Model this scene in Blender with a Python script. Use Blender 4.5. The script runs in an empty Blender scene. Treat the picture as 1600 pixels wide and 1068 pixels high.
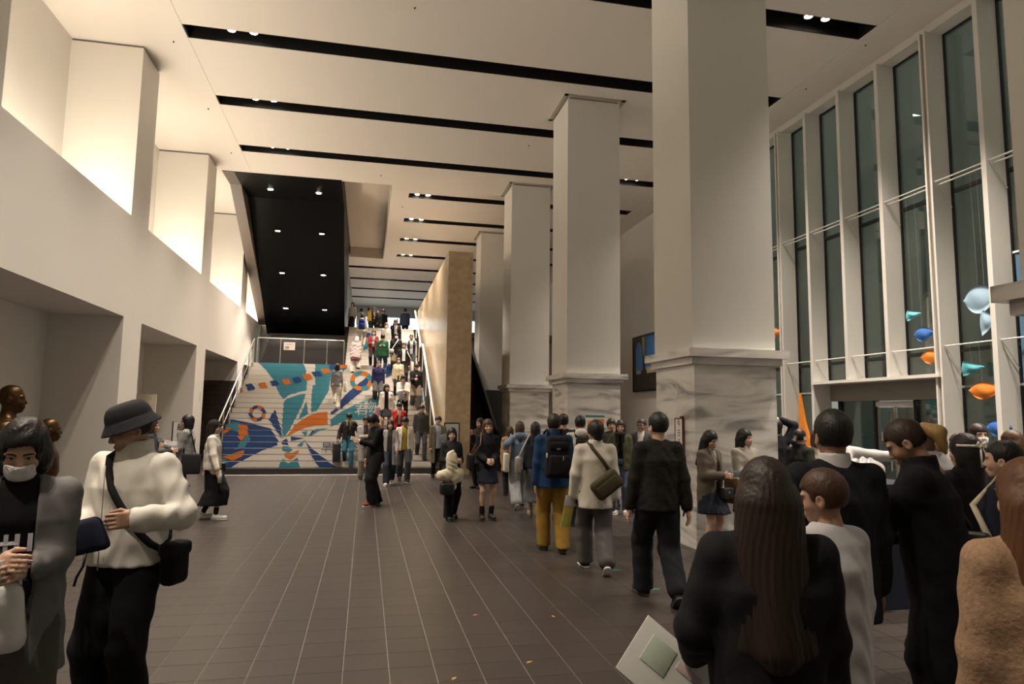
import bpy, bmesh, math, random
import numpy as np
from mathutils import Vector, Matrix
random.seed(7); rng = np.random.default_rng(7)
SC = bpy.context.scene; COL = SC.collection
R = math.radians
# ------------------------------------------------------------------ camera, world, exposure
CAM_H = 1.70
def make_camera():
    yaw, pitch, roll = 0.210602, 0.106471, 0.013688
    f = Vector((math.sin(yaw)*math.cos(pitch), math.cos(yaw)*math.cos(pitch), math.sin(pitch)))
    r0 = Vector((math.cos(yaw), -math.sin(yaw), 0)); u0 = r0.cross(f)
    r = math.cos(roll)*r0 + math.sin(roll)*u0
    u = -math.sin(roll)*r0 + math.cos(roll)*u0
    cd = bpy.data.cameras.new('camera'); cd.sensor_width = 36; cd.lens = 1058.6/1600*36
    cd.clip_start = 0.05; cd.clip_end = 300
    o = bpy.data.objects.new('camera', cd); COL.objects.link(o)
    m = Matrix(((r.x, u.x, -f.x, 0), (r.y, u.y, -f.y, 0), (r.z, u.z, -f.z, CAM_H), (0, 0, 0, 1)))
    o.matrix_world = m
    SC.camera = o
make_camera()
SC.view_settings.view_transform = 'Standard'; SC.view_settings.look = 'None'
SC.view_settings.gamma = 1; SC.view_settings.use_curve_mapping = False
SC.view_settings.exposure = EXPOSURE = 0.1
W = bpy.data.worlds.new('evening_sky'); SC.world = W; W.use_nodes = True
W.node_tree.nodes['Background'].inputs[0].default_value = (0.74, 0.76, 0.70, 1)
W.node_tree.nodes['Background'].inputs[1].default_value = 2.1
WARM = (1.0, 0.86, 0.66); WARM2 = (1.0, 0.87, 0.72)

# ------------------------------------------------------------------ materials
MATS = {}
def mat(name, col, rough=0.6, metal=0.0, spec=0.5, noise=None, bump=None, coat=0, emit=None, alpha=None):
    """procedural principled material; noise=(scale, amount, stretch) varies colour, bump=(scale,strength,stretch)"""
    if name in MATS: return MATS[name]
    m = bpy.data.materials.new(name); m.use_nodes = True
    nt = m.node_tree; p = nt.nodes['Principled BSDF']
    p.inputs['Base Color'].default_value = (*col, 1); p.inputs['Roughness'].default_value = rough
    p.inputs['Metallic'].default_value = metal; p.inputs['Specular IOR Level'].default_value = spec
    if coat: p.inputs['Coat Weight'].default_value = coat; p.inputs['Coat Roughness'].default_value = 0.08
    if emit: p.inputs['Emission Color'].default_value = (*emit[0], 1); p.inputs['Emission Strength'].default_value = emit[1]
    tc = nt.nodes.new('ShaderNodeTexCoord')
    def tex(scale, stretch, det=4):
        mp = nt.nodes.new('ShaderNodeMapping'); mp.inputs['Scale'].default_value = stretch or (1, 1, 1)
        nt.links.new(tc.outputs['Object'], mp.inputs[0])
        n = nt.nodes.new('ShaderNodeTexNoise'); n.inputs['Scale'].default_value = scale; n.inputs['Detail'].default_value = det
        nt.links.new(mp.outputs[0], n.inputs[0]); return n
    if noise:
        sc, am = noise[:2]; n = tex(sc, noise[2] if len(noise) > 2 else None)
        mx = nt.nodes.new('ShaderNodeMix'); mx.data_type = 'RGBA'
        mx.inputs['A'].default_value = (*[c*(1-am) for c in col], 1)
        mx.inputs['B'].default_value = (*[min(1, c*(1+am)) for c in col], 1)
        nt.links.new(n.outputs['Fac'], mx.inputs['Factor']); nt.links.new(mx.outputs['Result'], p.inputs['Base Color'])
    if bump:
        sc, st = bump[:2]; n = tex(sc, bump[2] if len(bump) > 2 else None, 3)
        b = nt.nodes.new('ShaderNodeBump'); b.inputs['Strength'].default_value = st; b.inputs['Distance'].default_value = 0.004
        nt.links.new(n.outputs['Fac'], b.inputs['Height']); nt.links.new(b.outputs[0], p.inputs['Normal'])
    MATS[name] = m; return m
def cloth(col, rough=0.9):
    k = 'cloth_%02x%02x%02x' % tuple(int(255*min(1, c)) for c in col)
    return mat(k, col, rough, spec=0.25, noise=(9, 0.14), bump=(260, 0.35))
def leather(col):
    k = 'leather_%02x%02x%02x' % tuple(int(255*min(1, c)) for c in col)
    return mat(k, col, 0.42, spec=0.5, noise=(20, 0.1), bump=(160, 0.15))
def plain(col, rough=0.5, metal=0):
    k = 'plain_%02x%02x%02x_%d_%d' % (*[int(255*min(1, c)) for c in col], int(rough*100), int(metal*10))
    return mat(k, col, rough, metal)

m_white = mat('painted_wall', (0.74, 0.71, 0.67), 0.65, spec=0.3, noise=(0.7, 0.03))
m_pillar = mat('painted_pillar', (0.66, 0.65, 0.62), 0.6, spec=0.3, noise=(0.7, 0.03))
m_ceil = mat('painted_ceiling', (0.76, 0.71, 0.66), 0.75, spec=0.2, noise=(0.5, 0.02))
m_black = mat('matt_black', (0.004, 0.004, 0.0045), 0.6)
m_blackgloss = mat('black_panel', (0.003, 0.003, 0.0032), 0.35, spec=0.08)
m_dark = mat('dark_stone', (0.018, 0.016, 0.015), 0.5, noise=(3, 0.2))
m_steel = mat('brushed_steel', (0.62, 0.60, 0.57), 0.32, 1.0)
m_whitemetal = mat('white_metal', (0.72, 0.70, 0.67), 0.4)
m_grout = mat('grout', (0.20, 0.175, 0.15), 0.8)
m_tile = mat('floor_tile', (0.042, 0.034, 0.030), 0.36, spec=0.5, noise=(2.2, 0.28), bump=(9, 0.12))
m_brick = mat('dark_brick', (0.055, 0.040, 0.032), 0.35, noise=(5, 0.3))
m_mortar = mat('pale_mortar', (0.30, 0.25, 0.20), 0.9)
m_blackbrick = mat('black_brick', (0.016, 0.016, 0.017), 0.35, noise=(5, 0.25))
m_trav = mat('travertine', (0.47, 0.36, 0.225), 0.22, spec=0.5, noise=(7, 0.32, (1, 1, 1)), bump=(18, 0.05))
m_travpol = m_trav
m_step = mat('pale_step', (0.66, 0.61, 0.55), 0.55, noise=(3, 0.06))
m_blue = mat('print_blue', (0.016, 0.060, 0.215), 0.5, noise=(4, 0.08))
m_teal = mat('print_teal', (0.045, 0.245, 0.335), 0.5, noise=(4, 0.08))
m_orange = mat('print_orange', (0.66, 0.18, 0.022), 0.5, noise=(4, 0.08))
m_cream = mat('print_cream', (0.70, 0.66, 0.60), 0.55, noise=(4, 0.04))
m_navy = mat('print_navy', (0.020, 0.030, 0.085), 0.5)
m_lamp = mat('lamp_glow', (1, 0.9, 0.75), 0.5, emit=((1.0, 0.86, 0.66), 60))
m_gasket = mat('gasket', (0.005, 0.005, 0.005), 0.6)
m_fin = mat('window_fin', (0.66, 0.64, 0.61), 0.45)

def marble():
    m = bpy.data.materials.new('grey_marble'); m.use_nodes = True; nt = m.node_tree; p = nt.nodes['Principled BSDF']
    tc = nt.nodes.new('ShaderNodeTexCoord'); mp = nt.nodes.new('ShaderNodeMapping')
    mp.inputs['Scale'].default_value = (0.35, 0.35, 1.6); mp.inputs['Rotation'].default_value = (0.06, 0.10, 0)
    oi = nt.nodes.new('ShaderNodeObjectInfo'); ad = nt.nodes.new('ShaderNodeVectorMath'); ad.operation = 'ADD'
    nt.links.new(tc.outputs['Object'], ad.inputs[0]); nt.links.new(oi.outputs['Location'], ad.inputs[1])
    nt.links.new(ad.outputs[0], mp.inputs[0])
    n1 = nt.nodes.new('ShaderNodeTexNoise'); n1.inputs['Scale'].default_value = 2.2; n1.inputs['Detail'].default_value = 8; n1.inputs['Distortion'].default_value = 1.4
    nt.links.new(mp.outputs[0], n1.inputs[0])
    cr = nt.nodes.new('ShaderNodeValToRGB'); e = cr.color_ramp.elements
    e[0].position = 0.34; e[0].color = (0.30, 0.29, 0.285, 1); e[1].position = 0.62; e[1].color = (0.74, 0.72, 0.69, 1)
    x = cr.color_ramp.elements.new(0.47); x.color = (0.60, 0.58, 0.555, 1)
    nt.links.new(n1.outputs['Fac'], cr.inputs[0]); nt.links.new(cr.outputs[0], p.inputs['Base Color'])
    p.inputs['Roughness'].default_value = 0.2; p.inputs['Specular IOR Level'].default_value = 0.45
    return m
m_marble = marble()
def glassmat(name, tint, refl=0.12):
    m = bpy.data.materials.new(name); m.use_nodes = True; nt = m.node_tree; nt.nodes.remove(nt.nodes['Principled BSDF'])
    out = nt.nodes['Material Output']; t = nt.nodes.new('ShaderNodeBsdfTransparent'); t.inputs[0].default_value = (*tint, 1)
    g = nt.nodes.new('ShaderNodeBsdfGlossy'); g.inputs['Roughness'].default_value = 0.01; g.inputs[0].default_value = (0.9, 0.95, 0.93, 1)
    fr = nt.nodes.new('ShaderNodeFresnel'); fr.inputs[0].default_value = 1.52
    mu = nt.nodes.new('ShaderNodeMath'); mu.operation = 'MULTIPLY_ADD'; mu.inputs[1].default_value = 0.9; mu.inputs[2].default_value = refl
    mx = nt.nodes.new('ShaderNodeMixShader')
    nt.links.new(fr.outputs[0], mu.inputs[0]); nt.links.new(mu.outputs[0], mx.inputs[0])
    nt.links.new(t.outputs[0], mx.inputs[1]); nt.links.new(g.outputs[0], mx.inputs[2]); nt.links.new(mx.outputs[0], out.inputs[0])
    return m
m_glass = glassmat('window_glass', (0.86, 0.90, 0.87), 0.05)
m_clear = glassmat('clear_glass', (0.9, 0.93, 0.92), 0.02)

# ------------------------------------------------------------------ object helpers
def link(name, me, parent=None, loc=None, m=None):
    o = bpy.data.objects.new(name, me); COL.objects.link(o)
    if parent is not None: o.parent = parent
    if loc is not None: o.location = loc
    if m is not None and me is not None and not me.materials: me.materials.append(m)
    return o
def tag(o, label=None, cat=None, group=None, kind=None):
    if label: o['label'] = label
    if cat: o['category'] = cat
    if group: o['group'] = group
    if kind: o['kind'] = kind
    return o
def empty(name, loc, parent=None, rz=0):
    o = bpy.data.objects.new(name, None); COL.objects.link(o); o.location = loc; o.rotation_euler.z = rz; o.empty_display_size = 0.2
    if parent is not None: o.parent = parent
    return o
BOXF = [(0, 3, 2, 1), (4, 5, 6, 7), (0, 1, 5, 4), (1, 2, 6, 5), (2, 3, 7, 6), (3, 0, 4, 7)]
def boxv(x0, x1, y0, y1, z0, z1):
    return [(x0, y0, z0), (x1, y0, z0), (x1, y1, z0), (x0, y1, z0), (x0, y0, z1), (x1, y0, z1), (x1, y1, z1), (x0, y1, z1)]
_bm = {}
def boxmesh(dx, dy, dz, m):
    k = (round(dx, 4), round(dy, 4), round(dz, 4), m.name)
    if k not in _bm:
        me = bpy.data.meshes.new('box'); me.from_pydata(boxv(-dx/2, dx/2, -dy/2, dy/2, -dz/2, dz/2), [], BOXF); me.materials.append(m); _bm[k] = me
    return _bm[k]
def B(name, x0, x1, y0, y1, z0, z1, m, parent=None, kind=None):
    c = Vector(((x0+x1)/2, (y0+y1)/2, (z0+z1)/2))
    o = link(name, boxmesh(x1-x0, y1-y0, z1-z0, m))
    if parent is not None:
        o.parent = parent; c = c - wloc(parent)
    o.location = c
    if kind: o['kind'] = kind
    return o
def wloc(o):
    v = Vector(o.location)
    while o.parent is not None:
        o = o.parent; v = v + Vector(o.location)
    return v
class MB:
    """collects vertices/faces (with material index) for one mesh"""
    def __init__(s): s.v = []; s.f = []; s.mi = []; s.mats = []
    def add(s, v, f, m=None):
        n = len(s.v); s.v += [tuple(p) for p in v]
        if m is not None and m not in s.mats: s.mats.append(m)
        k = s.mats.index(m) if m is not None else 0
        for q in f: s.f.append(tuple(n+i for i in q)); s.mi.append(k)
        return s
    def box(s, x0, x1, y0, y1, z0, z1, m=None): return s.add(boxv(x0, x1, y0, y1, z0, z1), BOXF, m)
    def prism(s, poly, axis, a, b, m=None):
        """extrude a 2-D polygon along an axis: x -> poly is (y,z); y -> (x,z); z -> (x,y)"""
        def P(p, t): return {'x': (t, p[0], p[1]), 'y': (p[0], t, p[1]), 'z': (p[0], p[1], t)}[axis]
        n = len(poly); v = [P(p, a) for p in poly]+[P(p, b) for p in poly]
        f = [tuple(range(n))[::-1], tuple(range(n, 2*n))]+[(i, (i+1) % n, n+(i+1) % n, n+i) for i in range(n)]
        return s.add(v, f, m)
    def tube(s, pts, r, n=8, m=None, flat=None, closed=False):
        """sweep; r a number or list; flat=(w,h) makes an elliptic band"""
        P = [Vector(p) for p in pts]; rs = r if isinstance(r, (list, tuple)) else [r]*len(P)
        v = []; up = None; L = len(P)
        for i, p in enumerate(P):
            t = (P[(i+1) % L]-P[i-1]) if closed else (P[min(i+1, L-1)]-P[max(i-1, 0)])
            if t.length < 1e-9: t = Vector((0, 0, 1))
            t.normalize()
            if up is None: up = Vector((0, 0, 1)) if abs(t.z) < 0.9 else Vector((1, 0, 0))
            a = t.cross(up)
            if a.length < 1e-6: a = t.orthogonal()
            a.normalize(); b = a.cross(t).normalized(); up = b
            for k in range(n):
                q = 2*math.pi*k/n; w, h = flat if flat else (1, 1)
                v.append(p + a*(math.cos(q)*rs[i]*w) + b*(math.sin(q)*rs[i]*h))
        f = []
        for i in range(L if closed else L-1):
            j = (i+1) % L
            for k in range(n): f.append((i*n+k, i*n+(k+1) % n, j*n+(k+1) % n, j*n+k))
        if not closed: f += [tuple(range(n))[::-1], tuple(range((L-1)*n, L*n))]
        return s.add(v, f, m)
    def lathe(s, prof, n=16, m=None, c=(0, 0, 0), sx=1, sy=1):
        v = []
        for r, z in prof:
            for k in range(n):
                q = 2*math.pi*k/n; v.append((c[0]+r*sx*math.cos(q), c[1]+r*sy*math.sin(q), c[2]+z))
        f = []
        for i in range(len(prof)-1):
            for k in range(n): f.append((i*n+k, i*n+(k+1) % n, (i+1)*n+(k+1) % n, (i+1)*n+k))
        f += [tuple(range(n))[::-1], tuple(range((len(prof)-1)*n, len(prof)*n))]
        return s.add(v, f, m)
    def mesh(s, name, m=None, smooth=False):
        me = bpy.data.meshes.new(name); me.from_pydata(s.v, [], s.f)
        for mm in (s.mats or ([m] if m else [])): me.materials.append(mm)
        if len(s.mats) > 1: me.polygons.foreach_set('material_index', s.mi)
        if smooth: me.polygons.foreach_set('use_smooth', [True]*len(me.polygons))
        me.update(); return me
    def obj(s, name, m=None, parent=None, loc=None, smooth=False): return link(name, s.mesh(name, m, smooth), parent, loc)

def rbox_mesh(dx, dy, dz, r, m, seg=3, name='rounded_box', taper=1.0):
    bm = bmesh.new(); bmesh.ops.create_cube(bm, size=1)
    for v in bm.verts:
        k = taper if v.co.z > 0 else 1
        v.co = Vector((v.co.x*dx*k, v.co.y*dy*k, v.co.z*dz))
    bmesh.ops.bevel(bm, geom=bm.edges[:]+bm.verts[:], offset=r, segments=seg, profile=0.5, affect='EDGES')
    me = bpy.data.meshes.new(name); bm.to_mesh(me); bm.free(); me.materials.append(m)
    me.polygons.foreach_set('use_smooth', [True]*len(me.polygons)); return me

def spot(name, loc, target, power, size=R(60), blend=0.6, col=WARM2, radius=0.06, parent=None):
    l = bpy.data.lights.new(name, 'SPOT'); l.energy = power; l.spot_size = size; l.spot_blend = blend; l.color = col; l.shadow_soft_size = radius
    o = bpy.data.objects.new(name, l); COL.objects.link(o)
    d = Vector(target)-Vector(loc); o.rotation_euler = d.to_track_quat('-Z', 'Y').to_euler()
    o.location = Vector(loc)-(wloc(parent) if parent else Vector())
    if parent: o.parent = parent
    return o
def area(name, loc, target, power, sx, sy, col=WARM, parent=None):
    l = bpy.data.lights.new(name, 'AREA'); l.shape = 'RECTANGLE'; l.size = sx; l.size_y = sy; l.energy = power; l.color = col
    o = bpy.data.objects.new(name, l); COL.objects.link(o)
    d = Vector(target)-Vector(loc); o.rotation_euler = d.to_track_quat('-Z', 'Y').to_euler()
    o.location = Vector(loc)-(wloc(parent) if parent else Vector())
    if parent: o.parent = parent
    return o
# ------------------------------------------------------------------ the setting
ZC = 8.82; XL = -4.52; XB = -5.80
PIL = [(-3.5, -2.45), (2.3, 3.35), (8.1, 9.15), (13.92, 14.97), (19.62, 20.67), (25.62, 26.68)]
# lights of the room that are hidden troughs behind the ledge
UP_POWER = 230; UP_TILT = 28; DOWN_POWER = 1250

# floor with tiles
floor = B('floor', -5.9, 10.6, -6, 31, -0.25, -0.004, m_grout, kind='structure')
GX, GY, TS, J = 0.214, 4.80, 0.30, 0.006
def in_view(x, y):
    yaw = 0.2106; d = x*math.sin(yaw)+y*math.cos(yaw); s = x*math.cos(yaw)-y*math.sin(yaw)
    return d > 3.55 and abs(s/d) < 0.80
cells = []
for i in range(-21, 35):
    for j in range(-36, 88):
        x = GX+TS*i; y = GY+TS*j
        if x < -5.88 or x+TS > 10.55 or (y+TS > 19.36 and x+TS > -3.95 and x < 2.25): continue
        cells.append((math.hypot(x+.15, y+.15), in_view(x+.15, y+.15), x, y))
cells.sort(); near = [c for c in cells if c[1]][:300]; ns = set((c[2], c[3]) for c in near)
tmb = MB(); hx = (TS-.0065)/2; hy = (TS-.004)/2
TF = [(4, 5, 6, 7), (0, 1, 5, 4), (1, 2, 6, 5), (2, 3, 7, 6), (3, 0, 4, 7)]
tv = boxv(-hx, hx, -hy, hy, -0.004, 0)
tmesh = []
for k in range(4):
    me = bpy.data.meshes.new('floor_tile'); me.from_pydata(boxv(-hx, hx, -hy, hy, -0.006, 0.0), [], BOXF); tmesh.append(me)
    c = 0.95+0.035*k; me.materials.append(mat('floor_tile_%d' % k, (0.042*c, 0.034*c, 0.030*c), 0.36, spec=0.5, noise=(2.2, 0.22), bump=(9, 0.12)))
for d, v, x, y in near:
    o = link('tile', random.choice(tmesh), floor)
    o.location = Vector((x+.15, y+.15, 0))-wloc(floor)
for d, v, x, y in cells:
    if (x, y) in ns: continue
    tmb.add([(a+x+.15, b+y+.15, c) for a, b, c in tv], TF)
o = tmb.obj('tile_field', m_tile, floor, loc=-wloc(floor)); o['kind'] = 'stuff'

# left wall: lower recesses, ledge beam, upper pilasters
wl = B('wall_left', -6.1, XB, -6, 46, 0, ZC, m_white, kind='structure')
for a, b in PIL:
    B('lower_pilaster', XB, XL, a, b, 0, 3.44, m_white, wl)
    B('upper_pilaster', XB, XL, a, b, 5.391, ZC-0.05, m_white, wl)
    B('pilaster_foot', XB, XL-.121, a, b, 5.001, 5.391, m_white, wl)
    B('pilaster_shadow_gap', XB, XL-0.03, a+0.03, b-0.03, ZC-0.05, ZC, mat('gap_grey', (0.25, 0.23, 0.21), 0.8), wl)
yy = [-6]+[p for ab in PIL for p in [ab[0]+.5]]+[31]
for a, b in zip(yy[:-1], yy[1:]):
    B('ledge_beam', XB, XL, a+.002, b-.002, 3.44, 5.0, m_white, wl)
    B('ledge_parapet', XL-0.12, XL, a+.002, b-.002, 5.0, 5.39, m_white, wl)
for (a, b), (c2, d2) in zip(PIL[:-1], PIL[1:]):
    e = empty("uplight_strip", Vector((-5.2, (b+c2)/2, 5.0))-wloc(wl), wl)
    B('housing', -5.45, -4.95, b+.3, c2-.3, 5.0, 5.22, m_whitemetal, e)
    l = area('cove_light', (-5.2, (b+c2)/2, 5.24), (-5.2, (b+c2)/2, 9), UP_POWER, 0.45, c2-b-.7, WARM, e)
    l.rotation_euler = (math.pi, R(UP_TILT), 0)
e = empty('uplight_strip', Vector((-5.2, 28.7, 5.0))-wloc(wl), wl)
B('housing', -5.45, -4.95, 27, 30.6, 5.0, 5.22, m_whitemetal, e)
l = area('cove_light', (-5.2, 28.8, 5.24), (0, 0, 9), UP_POWER*1.1, 0.45, 3.4, WARM, e); l.rotation_euler = (math.pi, R(UP_TILT), 0)
B('wall_back_left', XB, -4.1, 30.6, 31.0, 0, ZC, m_white, kind='structure')
B('wall_behind', -6.1, 10.6, -6.4, -6.0, 0, 9.3, m_white, kind='structure')
# bricks in the third lower recess
def bricks(parent, face, u0, u1, z0, z1, at, m, bw=0.42, bh=0.165, th=0.02):
    """face 'y': wall facing -Y at y=at spanning X ; face 'x': wall facing +X at x=at spanning Y"""
    r = 0; z = z0
    while z+0.02 < z1:
        zt = min(z+bh, z1); u = u0-(bw/2 if r % 2 else 0)
        while u < u1-0.01:
            a = max(u, u0); b = min(u+bw, u1)
            if b-a > 0.03:
                k = 0.004
                if face == 'y': B('brick', a+k, b-k, at-th, at+.0, z+k, zt-k, m, parent)
                else: B('brick', at, at+th, a+k, b-k, z+k, zt-k, m, parent)
            u += bw
        z += bh; r += 1
bw_ = B('wall_recess_side', XB, XL, 25.60, 25.619, 0, 2.76, m_mortar, kind='structure')
bricks(bw_, 'y', XB+.02, XL, 0, 2.75, 25.60, m_brick)
bw2 = B('wall_recess_back', XB, XB+.015, 20.68, 25.6, 0, 2.76, m_mortar, kind='structure')
bricks(bw2, 'x', 22.2, 25.58, 0, 2.75, XB+.015, m_brick)

# ceiling
ceil = B('ceiling', -6.1, 10.6, -6.4, 46.4, 9.35, 9.5, m_black, kind='structure')
SL = [1.25, 4.17, 7.09, 10.01, 12.92, 15.82, 18.74]; SW = 0.48
def CP(name, x0, x1, y0, y1, z0=ZC, z1=ZC+.1, m=m_ceil): return B(name, x0, x1, y0, y1, z0, z1, m, ceil)
def liner(x0, x1, y0, y1):
    q = MB(); t = .02; z0 = ZC+.004; z1 = 9.3
    q.box(x0, x1, y0, y0+t, z0, z1); q.box(x0, x1, y1-t, y1, z0, z1); q.box(x0, x0+t, y0, y1, z0, z1); q.box(x1-t, x1, y0, y1, z0, z1); q.box(x0, x1, y0, y1, z1-.02, z1)
    q.obj('slot_liner', m_black, ceil, loc=-wloc(ceil))
CP('left_soffit_strip', -5.9, -3.597, -6, 20.95)
CP('right_soffit_strip', 8.866, 10.3, -6, 46, ZC-.01, ZC+.1, m_ceil)
prev = -6
for y in SL:
    CP('ceiling_panel', -3.59, 8.86, prev, y); liner(-3.59, 8.86, y, y+SW); prev = y+SW
CP('ceiling_panel', -3.59, 8.86, prev, 20.95)
CP('ceiling_panel', -0.97+.0, 0.57, 20.95, 21.03); CP('ceiling_panel', 0.57, 1.14, 20.95, 31.55)
prev = 20.95
for y in (21.68, 24.6, 27.53, 30.46):
    CP('ceiling_panel', 1.14, 8.86, prev, y); liner(1.14, 8.86, y, y+SW); prev = y+SW
CP('ceiling_panel', 1.14, 8.86, prev, 31.55)
prev = 31.55
for y in (33.4, 36.35, 39.35, 42.3):
    CP('ceiling_panel', -4.5, 8.86, prev, y); liner(-4.5, 8.86, y, y+SW); prev = y+SW
CP('ceiling_panel', -4.5, 8.86, prev, 46)
CP('left_soffit_strip', -5.9, -4.45, 20.95, 31)
# coffer beside the black soffit
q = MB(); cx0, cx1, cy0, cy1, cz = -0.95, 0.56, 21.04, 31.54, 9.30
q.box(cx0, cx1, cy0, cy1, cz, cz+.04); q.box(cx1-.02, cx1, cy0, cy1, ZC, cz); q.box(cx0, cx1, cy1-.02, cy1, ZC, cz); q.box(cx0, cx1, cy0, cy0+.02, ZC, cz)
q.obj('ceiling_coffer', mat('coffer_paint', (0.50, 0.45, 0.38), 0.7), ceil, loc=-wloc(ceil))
# black sloping soffit over the left flight
q = MB(); q.prism([(20.95, ZC-.004), (23.4, ZC-.004), (29.35, 4.90), (30.6, 4.90), (30.6, 9.3), (20.95, 9.3)], 'x', -4.1, -0.97)
sof = tag(q.obj('sloping_soffit', m_blackgloss), kind='structure'); sof.name = 'trim_1'
for y, z0_ in ((21.0, 0),):
    q = MB(); q.prism([(20.97, ZC-.01), (22.2, ZC-.01), (29.35, 5.25), (29.35, 9.3), (20.97, 9.3)], 'x', -4.44, -4.104)
    tag(q.obj('trim_2', mat('brown_cheek', (0.10, 0.075, 0.06), 0.5)), kind='structure')
CP('ceiling_panel', -4.5, -0.97, 31.0, 31.55)

# right wall behind the pillars and the far walls
wr = B('wall_right', 9.65, 10.0, 15.6, 46, 0, ZC, m_white, kind='structure')
B('wall_back', 2.92, 9.65, 31.0, 31.2, 0, 5.3, m_white, kind='structure')
uf = B('upper_floor', -4.1, 9.65, 30.3, 46, 5.1, 5.379, mat('upper_stone', (0.30, 0.27, 0.24), 0.5), kind='structure'); uf.name = 'floor_upper'
wf = B('wall_far', -6.1, 10.0, 46, 46.3, 8.1, 9.3, mat('far_wall_grey', (0.42, 0.44, 0.47), 0.7), kind='structure')
B('wall_far_side', -1.35, -1.05, 29.4, 46, 5.38, ZC, mat('far_side_grey', (0.30, 0.30, 0.31), 0.7), kind='structure')
wnd = empty('window_1', (0, 46.1, 5.38)); tag(wnd, kind='structure')
for k in range(9):
    B('pane', -4+1.52*k+.04, -4+1.52*(k+1)-.04, 46.10, 46.12, 5.4, 8.1, m_clear, wnd)
    B('mullion', -4+1.52*k-.04, -4+1.52*k+.04, 46.05, 46.18, 5.38, 8.1, m_whitemetal, wnd)
# the bright upper lobby beyond that glass
B('wall_lobby', -8, 14, 50, 50.2, 0, 12, mat('lobby_wall', (0.75, 0.80, 0.85), 0.7), kind='structure')
area('lobby_light', (1.5, 48, 9.0), (1.5, 49.5, 6), 900, 10, 1.0, (0.80, 0.92, 1.0))

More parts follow.
